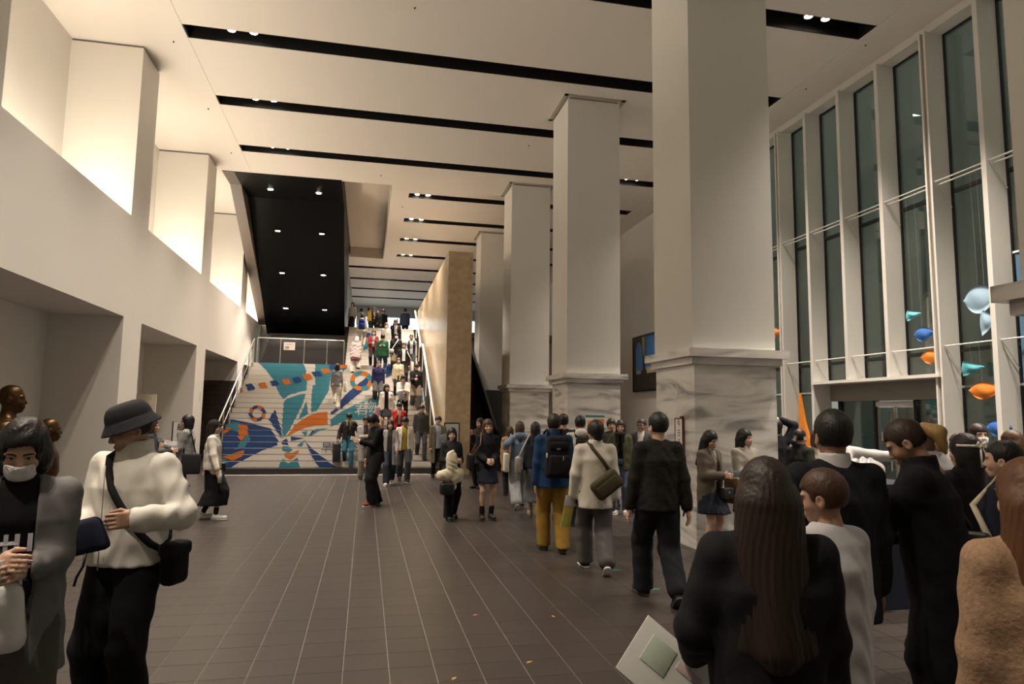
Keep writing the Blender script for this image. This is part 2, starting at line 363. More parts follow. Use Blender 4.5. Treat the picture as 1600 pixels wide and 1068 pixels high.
# ------------------------------------------------------------------ staircase
ST0, TR, RI = 19.50, 0.30, 0.163
N1 = 21; N2 = 12; LAND_Y = ST0+TR*(N1-1); LAND_Z = RI*N1; F2Y = LAND_Y+1.2
m_tread = mat('stair_tread', (0.075, 0.062, 0.054), 0.5, noise=(3, 0.15))
MURAL_COL = {'B': m_blue, 'T': m_teal, 'O': m_orange, 'N': m_navy, 'W': m_cream}
MURAL=[
("B",[[-4.2,1.46],[-3.87,1.43],[-3.26,1.31],[-2.75,1.18],[-2.46,0.86],[-2.44,0.73],[-2.81,0.59],[-3.26,0.34],[-3.52,0.16],[-3.92,0.16],[-4.47,1.44]]),
("O",[[-4.32,1.09],[-3.98,1.24],[-3.84,1.14],[-4.07,0.99],[-4.26,0.96]]),
("T",[[-4.05,1.25],[-3.91,1.36],[-3.72,1.35],[-3.6,1.07],[-3.82,1.14]]),
("O",[[-3.7,1.3],[-3.44,1.27],[-3.34,1.02],[-3.48,0.83],[-3.59,0.96]]),
("T",[[-3.34,1.02],[-3.23,0.9],[-3.32,0.67],[-3.55,0.61],[-3.48,0.78]]),
("O",[[-3.3,0.61],[-3.28,0.45],[-3.52,0.33],[-3.81,0.43]]),
("T",[[-3.99,0.45],[-3.7,0.37],[-3.58,0.29],[-3.74,0.18],[-3.87,0.18]]),
("T",[[-3.9,3.5],[-2.29,3.48],[-2.13,3.19],[-2.02,2.8],[-1.96,2.4],[-2.2,2.35],[-2.49,2.23],[-2.63,2.09],[-2.82,2.3],[-3.13,2.77],[-3.44,3.11]]),
("T",[[-2.59,2.02],[-2.47,2.14],[-2.18,2.25],[-1.96,2.29],[-2.0,1.9],[-2.11,1.48],[-2.22,1.12],[-2.34,0.91],[-2.46,1.28]]),
("T",[[-1.89,2.05],[-1.76,1.62],[-1.98,1.48],[-2.03,1.42],[-1.95,1.8]]),
("T",[[-1.85,3.48],[-0.71,3.47],[-0.73,3.28],[-0.87,3.12],[-1.2,3.0],[-1.24,2.87],[-1.24,2.41],[-1.4,2.02],[-1.51,1.73],[-1.68,1.68],[-1.77,2.24],[-1.79,2.58],[-1.71,2.62],[-1.81,3.11]]),
("O",[[-2.3,0.92],[-2.16,1.12],[-2.1,1.29],[-1.76,1.56],[-1.48,1.68],[-1.18,1.71],[-1.12,1.3],[-1.45,1.28],[-1.79,1.21],[-2.05,1.07]]),
("B",[[-2.79,1.76],[-2.59,1.41],[-2.44,1.15],[-2.37,0.91],[-2.61,1.15],[-2.89,1.46]]),
("B",[[-2.12,0.97],[-1.74,0.92],[-2.1,0.84]]),
("B",[[-2.34,0.85],[-2.23,0.91],[-2.13,0.73],[-2.32,0.76]]),
("T",[[-2.31,0.7],[-2.12,0.69],[-1.98,0.62],[-2.09,0.54],[-2.26,0.59]]),
("O",[[-2.2,0.53],[-1.99,0.53],[-1.81,0.62],[-1.86,0.47],[-2.0,0.36],[-2.14,0.42]]),
("T",[[-2.22,0.38],[-2.02,0.28],[-1.82,0.42],[-1.7,0.16],[-2.28,0.16]]),
("T",[[-1.84,1.1],[-1.68,1.13],[-1.71,0.94]]),
("T",[[-1.7,0.88],[-1.76,0.7],[-1.91,0.72]]),
("T",[[-1.68,0.97],[-1.43,1.18],[-1.08,1.21],[-1.36,1.12],[-1.59,0.97]]),
("B",[[-1.61,1.0],[-1.55,1.13],[-1.42,1.19],[-1.56,1.02]]),
("B",[[-1.69,0.85],[-1.54,0.7],[-1.22,0.48],[-0.7,0.15],[-1.17,0.15],[-1.39,0.39],[-1.58,0.67]]),
("B",[[-1.09,1.7],[-1.06,1.6],[-0.78,1.81],[-0.17,2.39],[0.15,2.69],[0.15,2.75],[-0.01,2.94],[-0.34,2.64],[-0.65,2.31],[-0.87,2.0],[-0.98,1.76]]),
("T",[[-1.06,1.46],[-0.77,1.71],[-0.3,1.97],[0.2,2.19],[0.42,2.25],[0.75,2.29],[0.95,2.03],[0.94,1.84],[0.21,1.51],[-0.27,1.47],[-0.7,1.4],[-1.02,1.25]]),
("O",[[-4.23,2.5],[-4.08,2.54],[-3.93,2.33],[-4.08,2.28]]),
("B",[[-3.96,2.57],[-3.75,2.61],[-3.58,2.41],[-3.79,2.36]]),
("O",[[-3.58,2.64],[-3.37,2.68],[-3.22,2.49],[-3.42,2.44]]),
("B",[[-3.23,2.71],[-3.01,2.75],[-2.87,2.58],[-3.09,2.54]]),
("O",[[-2.86,2.79],[-2.64,2.83],[-2.5,2.65],[-2.71,2.59]]),
("B",[[-2.54,2.86],[-2.3,2.9],[-2.16,2.72],[-2.39,2.66]]),
("O",[[-2.23,2.99],[-1.97,3.04],[-1.82,2.84],[-2.07,2.78]]),
("B",[[-1.94,3.11],[-1.67,3.16],[-1.52,2.97],[-1.78,2.91]]),
("O",[[-1.63,3.23],[-1.38,3.27],[-1.24,3.09],[-1.49,3.04]]),
("B",[[-1.37,3.39],[-1.19,3.43],[-1.09,3.26],[-1.27,3.21]]),
("O",[[-1.08,3.46],[-0.82,3.5],[-0.69,3.33],[-0.94,3.28]]),
("O",[[-3.02,1.63],[-3.02,1.54],[-3.05,1.46],[-3.14,1.53],[-3.13,1.58],[-3.13,1.63]]),
("B",[[-3.05,1.46],[-3.11,1.41],[-3.2,1.39],[-3.23,1.49],[-3.18,1.5],[-3.14,1.53]]),
("O",[[-3.2,1.39],[-3.3,1.41],[-3.4,1.46],[-3.35,1.53],[-3.29,1.5],[-3.23,1.49]]),
("B",[[-3.4,1.46],[-3.48,1.54],[-3.53,1.63],[-3.42,1.63],[-3.39,1.58],[-3.35,1.53]]),
("O",[[-3.53,1.63],[-3.54,1.72],[-3.52,1.8],[-3.41,1.73],[-3.43,1.68],[-3.42,1.63]]),
("B",[[-3.52,1.8],[-3.45,1.86],[-3.36,1.88],[-3.32,1.77],[-3.38,1.76],[-3.41,1.73]]),
("O",[[-3.36,1.88],[-3.25,1.86],[-3.15,1.81],[-3.21,1.73],[-3.26,1.76],[-3.32,1.77]]),
("B",[[-3.15,1.81],[-3.07,1.73],[-3.02,1.63],[-3.13,1.63],[-3.16,1.69],[-3.21,1.73]]),
("O",[[0.23,2.82],[0.2,2.67],[0.12,2.55],[-0.0,2.65],[0.05,2.73],[0.06,2.81]]),
("T",[[0.12,2.55],[-0.01,2.47],[-0.16,2.44],[-0.16,2.59],[-0.08,2.61],[-0.0,2.65]]),
("O",[[-0.16,2.44],[-0.31,2.46],[-0.44,2.54],[-0.33,2.65],[-0.25,2.6],[-0.16,2.59]]),
("T",[[-0.44,2.54],[-0.53,2.65],[-0.57,2.8],[-0.41,2.8],[-0.39,2.72],[-0.33,2.65]]),
("O",[[-0.57,2.8],[-0.55,2.94],[-0.48,3.07],[-0.35,2.96],[-0.4,2.89],[-0.41,2.8]]),
("T",[[-0.48,3.07],[-0.35,3.16],[-0.19,3.2],[-0.19,3.04],[-0.28,3.02],[-0.35,2.96]]),
("O",[[-0.19,3.2],[-0.03,3.17],[0.1,3.09],[-0.01,2.97],[-0.09,3.02],[-0.19,3.04]]),
("T",[[0.1,3.09],[0.19,2.97],[0.23,2.82],[0.06,2.81],[0.04,2.9],[-0.01,2.97]]),
("T",[[-0.17,4.64],[0.13,4.73],[0.14,4.38],[-0.17,4.17]]),
("B",[[-0.11,5.14],[0.11,5.11],[0.11,4.82],[-0.12,4.85]]),
("O",[[-0.13,4.82],[0.11,4.84],[0.1,4.67],[-0.13,4.68]]),
("B",[[0.69,3.35],[0.81,3.62],[0.95,3.55],[0.88,3.06],[0.68,2.96]]),
("O",[[1.66,4.21],[1.88,4.21],[1.82,3.55],[1.64,3.55]]),
("T",[[0.87,0.58],[1.14,0.68],[1.1,0.15],[0.78,0.15]]),
("T",[[1.61,2.57],[1.95,2.72],[1.9,2.06],[1.47,1.99]]),
]
def clip(poly, axis, lim, keep_gt):
    out = []
    for i in range(len(poly)):
        a, b = poly[i-1], poly[i]
        ia = (a[axis] >= lim) == keep_gt; ib = (b[axis] >= lim) == keep_gt
        if ia != ib:
            t = (lim-a[axis])/(b[axis]-a[axis]); out.append((a[0]+t*(b[0]-a[0]), a[1]+t*(b[1]-a[1])))
        if ib: out.append(b)
    return out
def clean(poly):
    r = []
    for p in poly:
        if not r or abs(p[0]-r[-1][0])+abs(p[1]-r[-1][1]) > 1e-4: r.append(p)
    if len(r) > 1 and abs(r[0][0]-r[-1][0])+abs(r[0][1]-r[-1][1]) < 1e-4: r.pop()
    return r
def text_mesh(body, size, align='CENTER'):
    cu = bpy.data.curves.new('lettering', 'FONT'); cu.body = body; cu.size = size; cu.align_x = align; cu.align_y = 'CENTER'; cu.resolution_u = 2
    o = bpy.data.objects.new('lettering', cu); COL.objects.link(o)
    dg = bpy.context.evaluated_depsgraph_get(); dg.update()
    me = bpy.data.meshes.new_from_object(o.evaluated_get(dg)); bpy.data.objects.remove(o)
    return me
TEXTS = []     # flat letters on the stair: (triangles in X,Z ; colour)
for body, size, X, Zc, col in (('早', .30, -1.07, .68, 'N'), ('稲', .30, -.82, .68, 'N'), ('田', .30, -.58, .68, 'N'), ('祭', .30, -.33, .68, 'N'), ('20', .30, -.07, .67, 'N'),
                               ('君', .44, -.13, 1.80, 'W'), ('物', .44, .14, 1.90, 'W')):
    me = text_mesh(body, size); me.calc_loop_triangles()
    xs = [v.co.x for v in me.vertices]; ys = [v.co.y for v in me.vertices]
    if not xs: continue
    mx, my = (min(xs)+max(xs))/2, (min(ys)+max(ys))/2
    for t in me.loop_triangles:
        TEXTS.append((col, [(me.vertices[k].co.x-mx+X, me.vertices[k].co.y-my+Zc) for k in t.vertices]))
stair = empty('staircase', (-0.9, ST0, 0)); tag(stair, 'wide stairs whose pale risers carry a blue, teal and orange mural', 'staircase')
def step(i, y, z, x0=-3.9, x1=2.19, px0=-3.9, px1=1.95, printed=True, depth=TR+.03, m=m_tread):
    s = B('step', x0, x1, y, y+depth, z, z+RI, m, stair)
    if not printed: return
    q = MB(); za, zb = z+.010, z+RI-.004
    def face(poly, off, m):
        p = clean(poly)
        if len(p) < 3: return
        q.add([(a, y-off, b) for a, b in p], [tuple(range(len(p)))], m)
    face([(px0, za), (px1, za), (px1, zb), (px0, zb)], .004, m_cream)
    for k, (c, poly) in enumerate(MURAL+TEXTS):
        p = [tuple(a) for a in poly]
        if max(b for a, b in p) < za or min(b for a, b in p) > zb: continue
        for ax, lim, gt in ((1, za, True), (1, zb, False), (0, px0, True), (0, px1, False)):
            p = clip(p, ax, lim, gt)
            if len(p) < 3: break
        if len(p) >= 3: face(p, .0048+.0003*min(k, len(MURAL)+1), MURAL_COL[c])
    # make every facet look out of the riser
    me = q.mesh('riser_print')
    bm = bmesh.new(); bm.from_mesh(me)
    for f in bm.faces:
        f.normal_update()
        if f.normal.y > 0: f.normal_flip()
    bm.to_mesh(me); bm.free()
    link('riser_print', me, s, loc=-wloc(s))
for i in range(N1): step(i, ST0+TR*i, RI*i, x0=-4.05 if i > 2 else -3.86, px0=-4.05 if i > 2 else -3.86, printed=i > 0, depth=TR+.03 if i < N1-1 else 1.23, m=m_dark if i == 0 else m_tread)
for i in range(N2): step(i, F2Y+TR*i, LAND_Z+RI*i, px0=-0.82, printed=True, m=m_dark, x1=2.19)
q = MB(); q.prism([(ST0+.05, 0), (30.3, 0), (30.3, 5.1), (30.2, 5.1), (F2Y+.1, LAND_Z-.05), (LAND_Y+.9, LAND_Z-.10), (LAND_Y+.1, LAND_Z-.24)], 'x', -3.9, 2.19)
q.obj('stringer', m_dark, stair, loc=-wloc(stair))
q = MB()
for k in range(105):
    x = -3.85+k*.0535; q.prism([(x, 19.40), (x+.025, 19.40), (x+.045, 19.45), (x+.02, 19.45)], 'z', 0.0, 0.006)
o = q.obj('nosing_dots', mat('white_tactile', (0.72, 0.70, 0.66), 0.5), floor, loc=-wloc(floor)); o['kind'] = 'stuff'
def zstair(y):
    if y < LAND_Y: return RI+(y-ST0)/TR*RI
    if y < F2Y: return LAND_Z
    return min(LAND_Z+RI+(y-F2Y)/TR*RI, 5.379)
def stair_rail(x, y0, y1, hr, label, m, cap=0.028, mid=True):
    e = empty('handrail', (x, y0, 0)); tag(e, label, 'handrail')
    ys = [y0, LAND_Y-.1, LAND_Y+.15, F2Y-.1, F2Y+.1, y1] if y1 > F2Y else [y0, y1]
    ys = [y for y in ys if y <= y1]
    MB().tube([(x, y, zstair(y)+hr) for y in ys], cap, 8, m).obj('top_rail', None, e, loc=-wloc(e), smooth=True)
    if mid: MB().tube([(x, y, zstair(y)+hr*.5) for y in ys], cap*.45, 6, m).obj('mid_rail', None, e, loc=-wloc(e), smooth=True)
    y = y0+.1
    gap = 0.93 if mid else 1.86
    while y < y1:
        yb = ST0+TR*math.floor((y-ST0)/TR)+.15 if y < LAND_Y else y
        B('post', x-.016, x+.016, y-.02, y+.02, zstair(yb)-.2, zstair(y)+hr, m, e); y += gap
    return e
stair_rail(-3.96, 19.75, 25.45, .86, 'steel handrail climbing the mural stairs along the left wall', m_steel)
stair_rail(2.02, 19.75, 30.3, .86, 'white handrail climbing beside the polished stone wall', mat('rail_white', (0.80, 0.77, 0.72), 0.3), .035, False)
e = empty('landing_barrier', (-2.35, 25.5, LAND_Z)); tag(e, 'thin steel railing closing off the dark upper flight', 'railing')
MB().tube([(-3.86, 25.52, 4.31), (-0.85, 25.52, 4.31)], .02, 8, m_steel).obj('top_rail', None, e, loc=-wloc(e))
for x in (-3.86, -3.07, -2.25, -1.45, -.85): B('post', x-.015, x+.015, 25.505, 25.535, LAND_Z, 4.30, m_steel, e)
e = B('paper_notice', -2.96, -2.57, 25.485, 25.495, 3.90, 4.18, mat('paper', (0.80, 0.77, 0.72), 0.7)); tag(e, 'white paper notice with a red mark taped to the landing railing', 'notice')
MB().tube([(-2.84+.03*math.cos(a)*2, 25.482, 4.0+.028*math.sin(a)) for a in [k*math.pi/6 for k in range(12)]], .012, 5, mat('notice_red', (0.45, 0.05, 0.03), 0.6), closed=True).obj('red_mark', None, e, loc=-wloc(e))
B('text_line', -2.9, -2.64, 25.482, 25.485, 4.10, 4.115, plain((.3, .2, .16)), e)

# polished travertine wall on the right of the stairs
tw = empty('stone_wall', (2.56, 19.2, 0)); tag(tw, 'tall polished travertine wall running up the right of the stairs', 'wall')
for k in range(4):
    a, b = 19.2+k*3.0, 19.2+(k+1)*3.0-.006
    B('stone_slab', 2.2, 2.92, a, b, 0, 6.38, m_trav, tw)
# escalator side behind the stone wall
es = empty('escalator', (3.5, 21, 0)); tag(es, 'dark escalator with a black handrail behind the stone wall', 'escalator')
q = MB(); q.prism([(20.4, 0), (30.9, 0), (30.9, 5.3), (30.4, 5.3), (21.3, .25), (20.4, .25)], 'x', 3.0, 4.15); q.obj('truss', m_dark, es, loc=-wloc(es))
for x in (3.06, 4.05):
    q = MB(); q.prism([(20.6, .25), (21.2, .25), (30.4, 5.3), (30.4, 6.2), (21.2, 1.15), (20.6, 1.1)], 'x', x, x+.03); q.obj('side_panel', m_blackgloss, es, loc=-wloc(es))
    MB().tube([(x+.015, 20.55, .9), (x+.015, 20.62, 1.14), (x+.015, 21.2, 1.22), (x+.015, 30.4, 6.27)], .045, 8, mat('rubber', (0.03, 0.028, 0.026), 0.35)).obj('handrail', None, es, loc=-wloc(es), smooth=True)
for k in range(24): B('step', 3.1, 4.04, 21.3+k*.38, 21.3+k*.38+.4, .25+k*.21, .25+k*.21+.2, plain((.05, .05, .052), .4, .6), es)

# ------------------------------------------------------------------ pillars
def pillar(y, label, marb=True):
    x0, x1, y0, y1 = 4.22, 5.42, y, y+1.2
    e = empty('pillar', ((x0+x1)/2, (y0+y1)/2, 0)); tag(e, label, 'pillar', 'square pillars down the right of the hall')
    B('shaft', x0-.02, x1+.0, y0+.0, y1, 2.59 if marb else 2.62, ZC-.045, m_pillar, e)
    B('shadow_gap', x0+.03, x1-.03, y0+.03, y1-.03, ZC-.045, ZC, mat('gap_grey', (0.25, 0.23, 0.21), 0.8), e)
    g = .12; q = MB()
    for a, b, c, d in ((x0-g, x1+g, y0-g, y0-g+.09), (x0-g, x1+g, y1+g-.09, y1+g), (x0-g, x0-g+.09, y0-g, y1+g), (x1+g-.09, x1+g, y0-g, y1+g)):
        q.box(a, b, c, d, ZC-.012, ZC+.002)
    q.obj('reveal_shade_strip', mat('reveal_shade_grey', (0.42, 0.38, 0.32), 0.8), e, loc=-wloc(e))  # flat grey strip; its colour paints the shade of a recess round the pillar
    if marb:
        B('cap_slab', x0-.13, x1+.13, y0-.13, y1+.13, 2.49, 2.60, m_marble, e); B('cap_moulding', x0-.06, x1+.06, y0-.06, y1+.06, 2.395, 2.49, m_marble, e)
        B('core', x0+.03, x1-.03, y0+.03, y1-.03, 0, 2.395, m_grout, e)
        zs = [0, .62, 1.66, 2.395]
        for a, b in zip(zs[:-1], zs[1:]):
            t = .03; k = .0015
            B('marble_panel', x0, x1, y0, y0+t, a+k, b-k, m_marble, e); B('marble_panel', x0, x1, y1-t, y1, a+k, b-k, m_marble, e)
            B('marble_panel', x0, x0+t, y0+t, y1-t, a+k, b-k, m_marble, e); B('marble_panel', x1-t, x1, y0+t, y1-t, a+k, b-k, m_marble, e)
    else:
        core = B('brick_core', x0+.01, x1-.01, y0+.02, y1-.02, 0, 2.62, m_black, e)
        r = 0; z = 0
        while z < 2.6:
            u = x0-(.2 if r % 2 else 0)
            while u < x1-.01:
                a, b = max(u, x0), min(u+.4, x1); B('brick', a+.003, b-.003, y0, y0+.02, z+.003, min(z+.165, 2.62)-.003, m_blackbrick, e); u += .4
            u = y0+.02-(.2 if r % 2 else 0)
            while u < y1-.01:
                a, b = max(u, y0+.02), min(u+.4, y1); B('brick', x0, x0+.02, a+.003, b-.003, z+.003, min(z+.165, 2.62)-.003, m_blackbrick, e); u += .4
            z += .165; r += 1
    return e
pillar(2.40, 'square pillar on a grey marble plinth beside the counter queue')
pillar(8.22, 'square pillar on a grey marble plinth with a small framed notice')
pillar(13.98, 'square pillar on a grey marble plinth with a blue and orange poster')
pillar(19.92, 'square pillar on a grey marble plinth near the escalator foot')
pillar(25.70, 'square white pillar on a black brick base behind the escalator', False)

# ------------------------------------------------------------------ window wall on the right
FY = [15.521-1.121*k for k in range(20)]
m_fin2 = mat('fin_brown', (0.30, 0.26, 0.22), 0.5)
GXW = 10.0
for k, y in enumerate(FY):
    w = empty('window_%d' % (k+2), (9.8, y-.5, 0)); tag(w, kind='structure')
    double = k in (1, 5, 9, 13, 17)
    if double:
        B('fin', 9.62, GXW+.05, y-.04, y, 0, 8.68, m_fin, w); B('fin', 9.62, GXW+.05, y-.15, y-.11, 0, 8.68, m_fin, w); B('fin_channel', 9.66, GXW+.05, y-.11, y-.04, 0, 8.68, m_fin2, w)
    else: B('fin', 9.62, GXW+.05, y-.09, y, 2.49 if 10.2 < y < 12.5 else 0, 8.68, m_fin, w)
    ya, yb = y-1.121, y-(.15 if double else .09)
    door = 0 < k and FY[k] < 13.4 and FY[k] > 10.2
    zlow = 2.48 if door else 0.0
    levels = [(zlow, 2.9), (2.94, 5.72), (5.76, 8.66)] if door else [(0.0, 2.26), (2.30, 2.90), (2.94, 5.72), (5.76, 8.66)]
    for za, zb in levels:
        B('pane', GXW+.02, GXW+.035, ya+.001, yb, za, zb, m_glass, w)
        B('gasket', GXW, GXW+.05, yb-.022, yb, za, zb, m_gasket, w); B('gasket', GXW, GXW+.05, ya, yb, zb-.025, zb, m_gasket, w)
    for z in (2.92, 5.74): B('transom', GXW, GXW+.06, ya, yb, z-.02, z+.02, m_gasket, w)
    B('window_head', 9.70, GXW+.06, ya, y, 8.66, ZC-.01, m_fin, w)
    o_ = -wloc(w)
    for x, z in ((9.67, 5.87), (9.75, 5.83), (9.70, 2.97)):
        MB().tube([(x, ya-.02, z), (x, yb+.02, z)], .013, 6, m_whitemetal).obj('tie_rod', None, w, loc=o_)
    for z in (5.85, 2.95): MB().tube([(9.68, yb-.03, z), (9.98, yb-.03, z-.42)], .008, 5, m_whitemetal).obj('bracket', None, w, loc=o_)
# entrance under the canopy
d = empty('door_1', (10.1, 11.5, 0)); tag(d, kind='structure')
ya, yb = 9.80, 13.22
B('canopy', 9.58, 10.3, ya, yb, 2.44, 2.50, m_whitemetal, d); B('header', 10.02, 10.3, ya, yb, 2.08, 2.44, mat('header_brown', (0.22, 0.20, 0.175), 0.5), d)
for y in (10.0, 10.95, 12.0, 13.05): B('frame_post', 10.15, 10.25, y, y+.06, 0, 2.08, m_gasket, d)
B('door_head', 10.16, 10.24, 10.95, 12.06, 1.96, 2.06, m_whitemetal, d)
for a, b in ((10.06, 10.95), (12.06, 13.05)): B('pane', 10.19, 10.205, a, b, 0.02, 2.08, m_glass, d)
for a, b in ((11.01, 11.49), (11.51, 12.0)):
    lf = B('door_leaf', 10.19, 10.21, a+.04, b-.04, .06, 1.94, m_clear, d)
    for s in (a, b-.04): B('stile', 10.18, 10.22, s, s+.04, 0.02, 1.96, m_steel, lf)
    B('rail', 10.18, 10.22, a+.04, b-.04, .02, .10, m_steel, lf)
for y in (11.42, 11.58): MB().tube([(10.12, y, .7), (10.12, y, 1.85)], .014, 8, m_steel).obj('pull_handle', None, d, loc=-wloc(d), smooth=True)
B('door_notice', 10.17, 10.175, 11.66, 11.88, 1.28, 1.45, mat('paper', (0.80, 0.77, 0.72), 0.7), d)
# outside: pavement, opposite building, shrubs in light
out = B('floor_outside', 10.62, 40, -20, 40, -.3, -.03, mat('pavement', (0.16, 0.16, 0.155), 0.8, noise=(2, .2)), kind='structure')
bl = empty('opposite_building', (20, 8, 0)); tag(bl, 'grey office building seen through the tall glass wall', 'building')
m_bl = mat('facade_grey', (0.52, 0.53, 0.49), 0.7, noise=(.6, .08))
B('wall', 20, 20.4, -22, 40, 0, 16, m_bl, bl)
for k in range(20): B('facade_pier', 19.7, 20, -20+k*3, -19.4+k*3, 0, 16, mat('pier_grey', (0.5, 0.51, 0.48), 0.7), bl)
for k in range(19):
    for z in (0.4, 4.6, 8.8): B('window', 19.96, 19.998, -19.2+k*3, -17.2+k*3, z, z+3.2, mat('lit_window', (0.2, 0.2, 0.18), 0.3, emit=((0.75, 0.95, 0.85), 0.16 if z < 1 else .05)), bl)

# wall plates on the left pilasters and ledge
for x_, y_, z_ in ((XL, 20.3, 1.95),):
    o = B('wall_plate', x_, x_+.012, y_, y_+.12, z_, z_+.26, m_whitemetal, wl)
# ------------------------------------------------------------------ lamps
def downlights(y, xs, zt=0.0, power=None, tilt=0.0, tag_group='downlight pairs in the ceiling slots', on=True, size=86):
    for x in xs:
        e = empty('downlight', (x, y, ZC+.075)); tag(e, 'small round downlight set in a black ceiling slot', 'light', tag_group)
        MB().lathe([(.075, 0), (.085, .0), (.085, .16), (.05, .2)], 14, m_whitemetal).obj('housing', None, e, smooth=True)
        MB().lathe([(.070, -.004), (.070, .002)], 14, m_lamp).obj('lens', None, e)
        spot('beam', (x, y, ZC+.055), (x+tilt, y, zt), power or DOWN_POWER, R(size), 1.0, WARM2, .07, e)
for y in SL:
    downlights(y+.14, (-2.75, -2.35), power=DOWN_POWER*(.82 if y > 5 else .6), size=90, tilt=1.1)
    downlights(y+.14, (7.55, 7.9), power=DOWN_POWER*(1.5 if y < 11 else .8))
for y in (21.68, 24.6, 27.53, 30.46): downlights(y+.3, (1.42, 1.78), power=DOWN_POWER*1.8, size=80)
for y in (33.4, 36.35, 39.35, 42.3): downlights(y+.24, (0.4, 0.9), 5.4, DOWN_POWER*.35)
# lamps in the black soffit
def on_soffit(y): return ZC-.006 if y < 23.4 else ZC-.006-(y-23.4)*(ZC-4.90)/(29.35-23.4)
for y in (22.4, 24.6, 26.35, 28.0):
    for x in (-3.25, -1.75):
        z = on_soffit(y); e = empty('soffit_lamp', (x, y, z)); tag(e, 'bright round lamp set in the black sloping soffit', 'light', 'lamps in the black soffit')
        MB().lathe([(.10, -.006), (.11, .01)], 14, m_whitemetal).obj('trim_ring', None, e)
        MB().lathe([(.075, -.012), (.075, -.002)], 14, m_lamp).obj('lens', None, e)
        spot('beam', (x, y, z-.03), (x, y-.6, 0), DOWN_POWER*.45, R(100), .7, WARM2, .05, e)
# ------------------------------------------------------------------ signs, picture, paper leaves
pf = empty('framed_picture', (9.62, 22.1, 3.58)); tag(pf, 'large framed painting of a dark arched building under blue sky', 'picture')
y0, y1, z0, z1 = 20.75, 23.45, 2.58, 4.58
q = MB()
for a, b, c, d_ in ((y0, y1, z0, z0+.05), (y0, y1, z1-.05, z1), (y0, y0+.05, z0, z1), (y1-.05, y1, z0, z1)): q.box(9.57, 9.65, a, b, c, d_)
q.obj('frame', m_black, pf, loc=-wloc(pf))
B('canvas_sky', 9.60, 9.64, y0+.05, y1-.05, z0+.05, z1-.05, plain((0.08, 0.25, 0.62), .6), pf)
B('canvas_ground', 9.592, 9.60, y0+.05, y1-.05, z0+.05, z0+.75, plain((0.045, 0.038, 0.030), .7), pf)
q = MB(); a = [k*math.pi/8 for k in range(9)]
outer = [(22.35, z0+.7), (23.4, z0+.7), (23.4, z1-.05), (22.55, z1-.05), (22.42, z1-.45), (22.35, z1-.9)]
arch = [(22.55+.0, z0+.75)]+[(22.85-.3*math.cos(t), z0+1.35+.42*math.sin(t)) for t in a]+[(23.15, z0+.75)]
q.prism(outer, 'x', 9.585, 9.592); q.obj('canvas_building', plain((0.06, 0.045, 0.032), .7), pf, loc=-wloc(pf))
q = MB(); q.prism(arch, 'x', 9.578, 9.585); q.obj('canvas_arch', plain((0.09, 0.28, 0.66), .6), pf, loc=-wloc(pf))
q = MB(); q.prism([(22.3, z1-.06), (22.62, z1-.06), (22.45, z0+1.25), (22.38, z0+1.25)], 'x', 9.575, 9.584); q.obj('canvas_tree', plain((0.42, 0.34, 0.13), .7), pf, loc=-wloc(pf))
B('canvas_pale_patch', 9.585, 9.592, 21.3, 22.2, z0+.62, z0+.85, plain((0.5, 0.45, 0.36), .7), pf)
B('canvas_pale_patch', 9.574, 9.578, 22.7, 23.1, z0+.62, z0+.75, plain((0.5, 0.45, 0.36), .7), pf)
# poster on the second pillar
e = B('poster', 4.62, 5.05, 13.965, 13.98, 1.07, 1.72, mat('paper', (0.80, 0.77, 0.72), 0.7)); tag(e, 'poster with blue bands and an orange block on a marble plinth', 'poster')
for a, b, c, d_, m in ((4.62, 5.05, 1.66, 1.71, m_teal), (4.62, 5.05, 1.08, 1.13, m_teal), (4.80, 5.04, 1.42, 1.63, m_orange), (4.66, 4.78, 1.45, 1.60, plain((.75, .35, .12))), (4.9, 4.97, 1.24, 1.31, plain((.25, .2, .3))), (4.66, 4.84, 1.20, 1.34, plain((.45, .5, .6)))):
    B('printed_block', a, b, 13.962, 13.965, c, d_, m, e)
# small framed notice standing against the first pillar
def vtext(parent, chars, x, y, ztop, size, axis, m):
    for k, ch in enumerate(chars):
        me = text_mesh(ch, size); o = link('letter', me, parent, m=m)
        o.rotation_euler = (R(90), 0, 0) if axis == 'y' else (R(90), 0, R(-90))
        o.location = Vector((x, y, ztop-size*.55-k*size*1.15))-wloc(parent)
e = B('framed_notice', 4.19, 4.22, 8.52, 8.74, 1.02, 1.68, mat('paper', (0.80, 0.77, 0.72), 0.7)); tag(e, 'narrow framed notice with a column of brush characters on a pillar', 'notice')
q = MB()
for a, b, c, d_ in ((8.51, 8.75, 1.67, 1.685), (8.51, 8.75, 1.01, 1.025), (8.51, 8.525, 1.01, 1.68), (8.735, 8.75, 1.01, 1.68)): q.box(4.183, 4.215, a, b, c, d_)
q.obj('frame', plain((.16, .05, .04)), e, loc=-wloc(e)); vtext(e, '今日予約', 4.187, 8.63, 1.66, .11, 'x', m_black)
B('finial', 4.18, 4.21, 8.52, 8.58, 1.685, 1.71, plain((.16, .05, .04)), e)
# standing notice by the left wall
e = empty('sign_stand', (-4.05, 16.6, 0)); tag(e, 'upright white notice board with a column of black characters on a stand', 'sign')
B('board', -4.2, -3.9, 16.58, 16.60, .45, 1.42, mat('paper', (0.80, 0.77, 0.72), 0.7), e); q = MB(); q.tube([(-4.22, 16.6, 0.02), (-4.22, 16.6, 1.44), (-3.88, 16.6, 1.44), (-3.88, 16.6, .02)], .014, 6); q.obj('frame', m_black, e, loc=-wloc(e))
B('foot', -4.3, -3.8, 16.5, 16.7, 0, .02, m_black, e); vtext(e, '最後尾列', -4.05, 16.575, 1.40, .17, 'y', m_black)
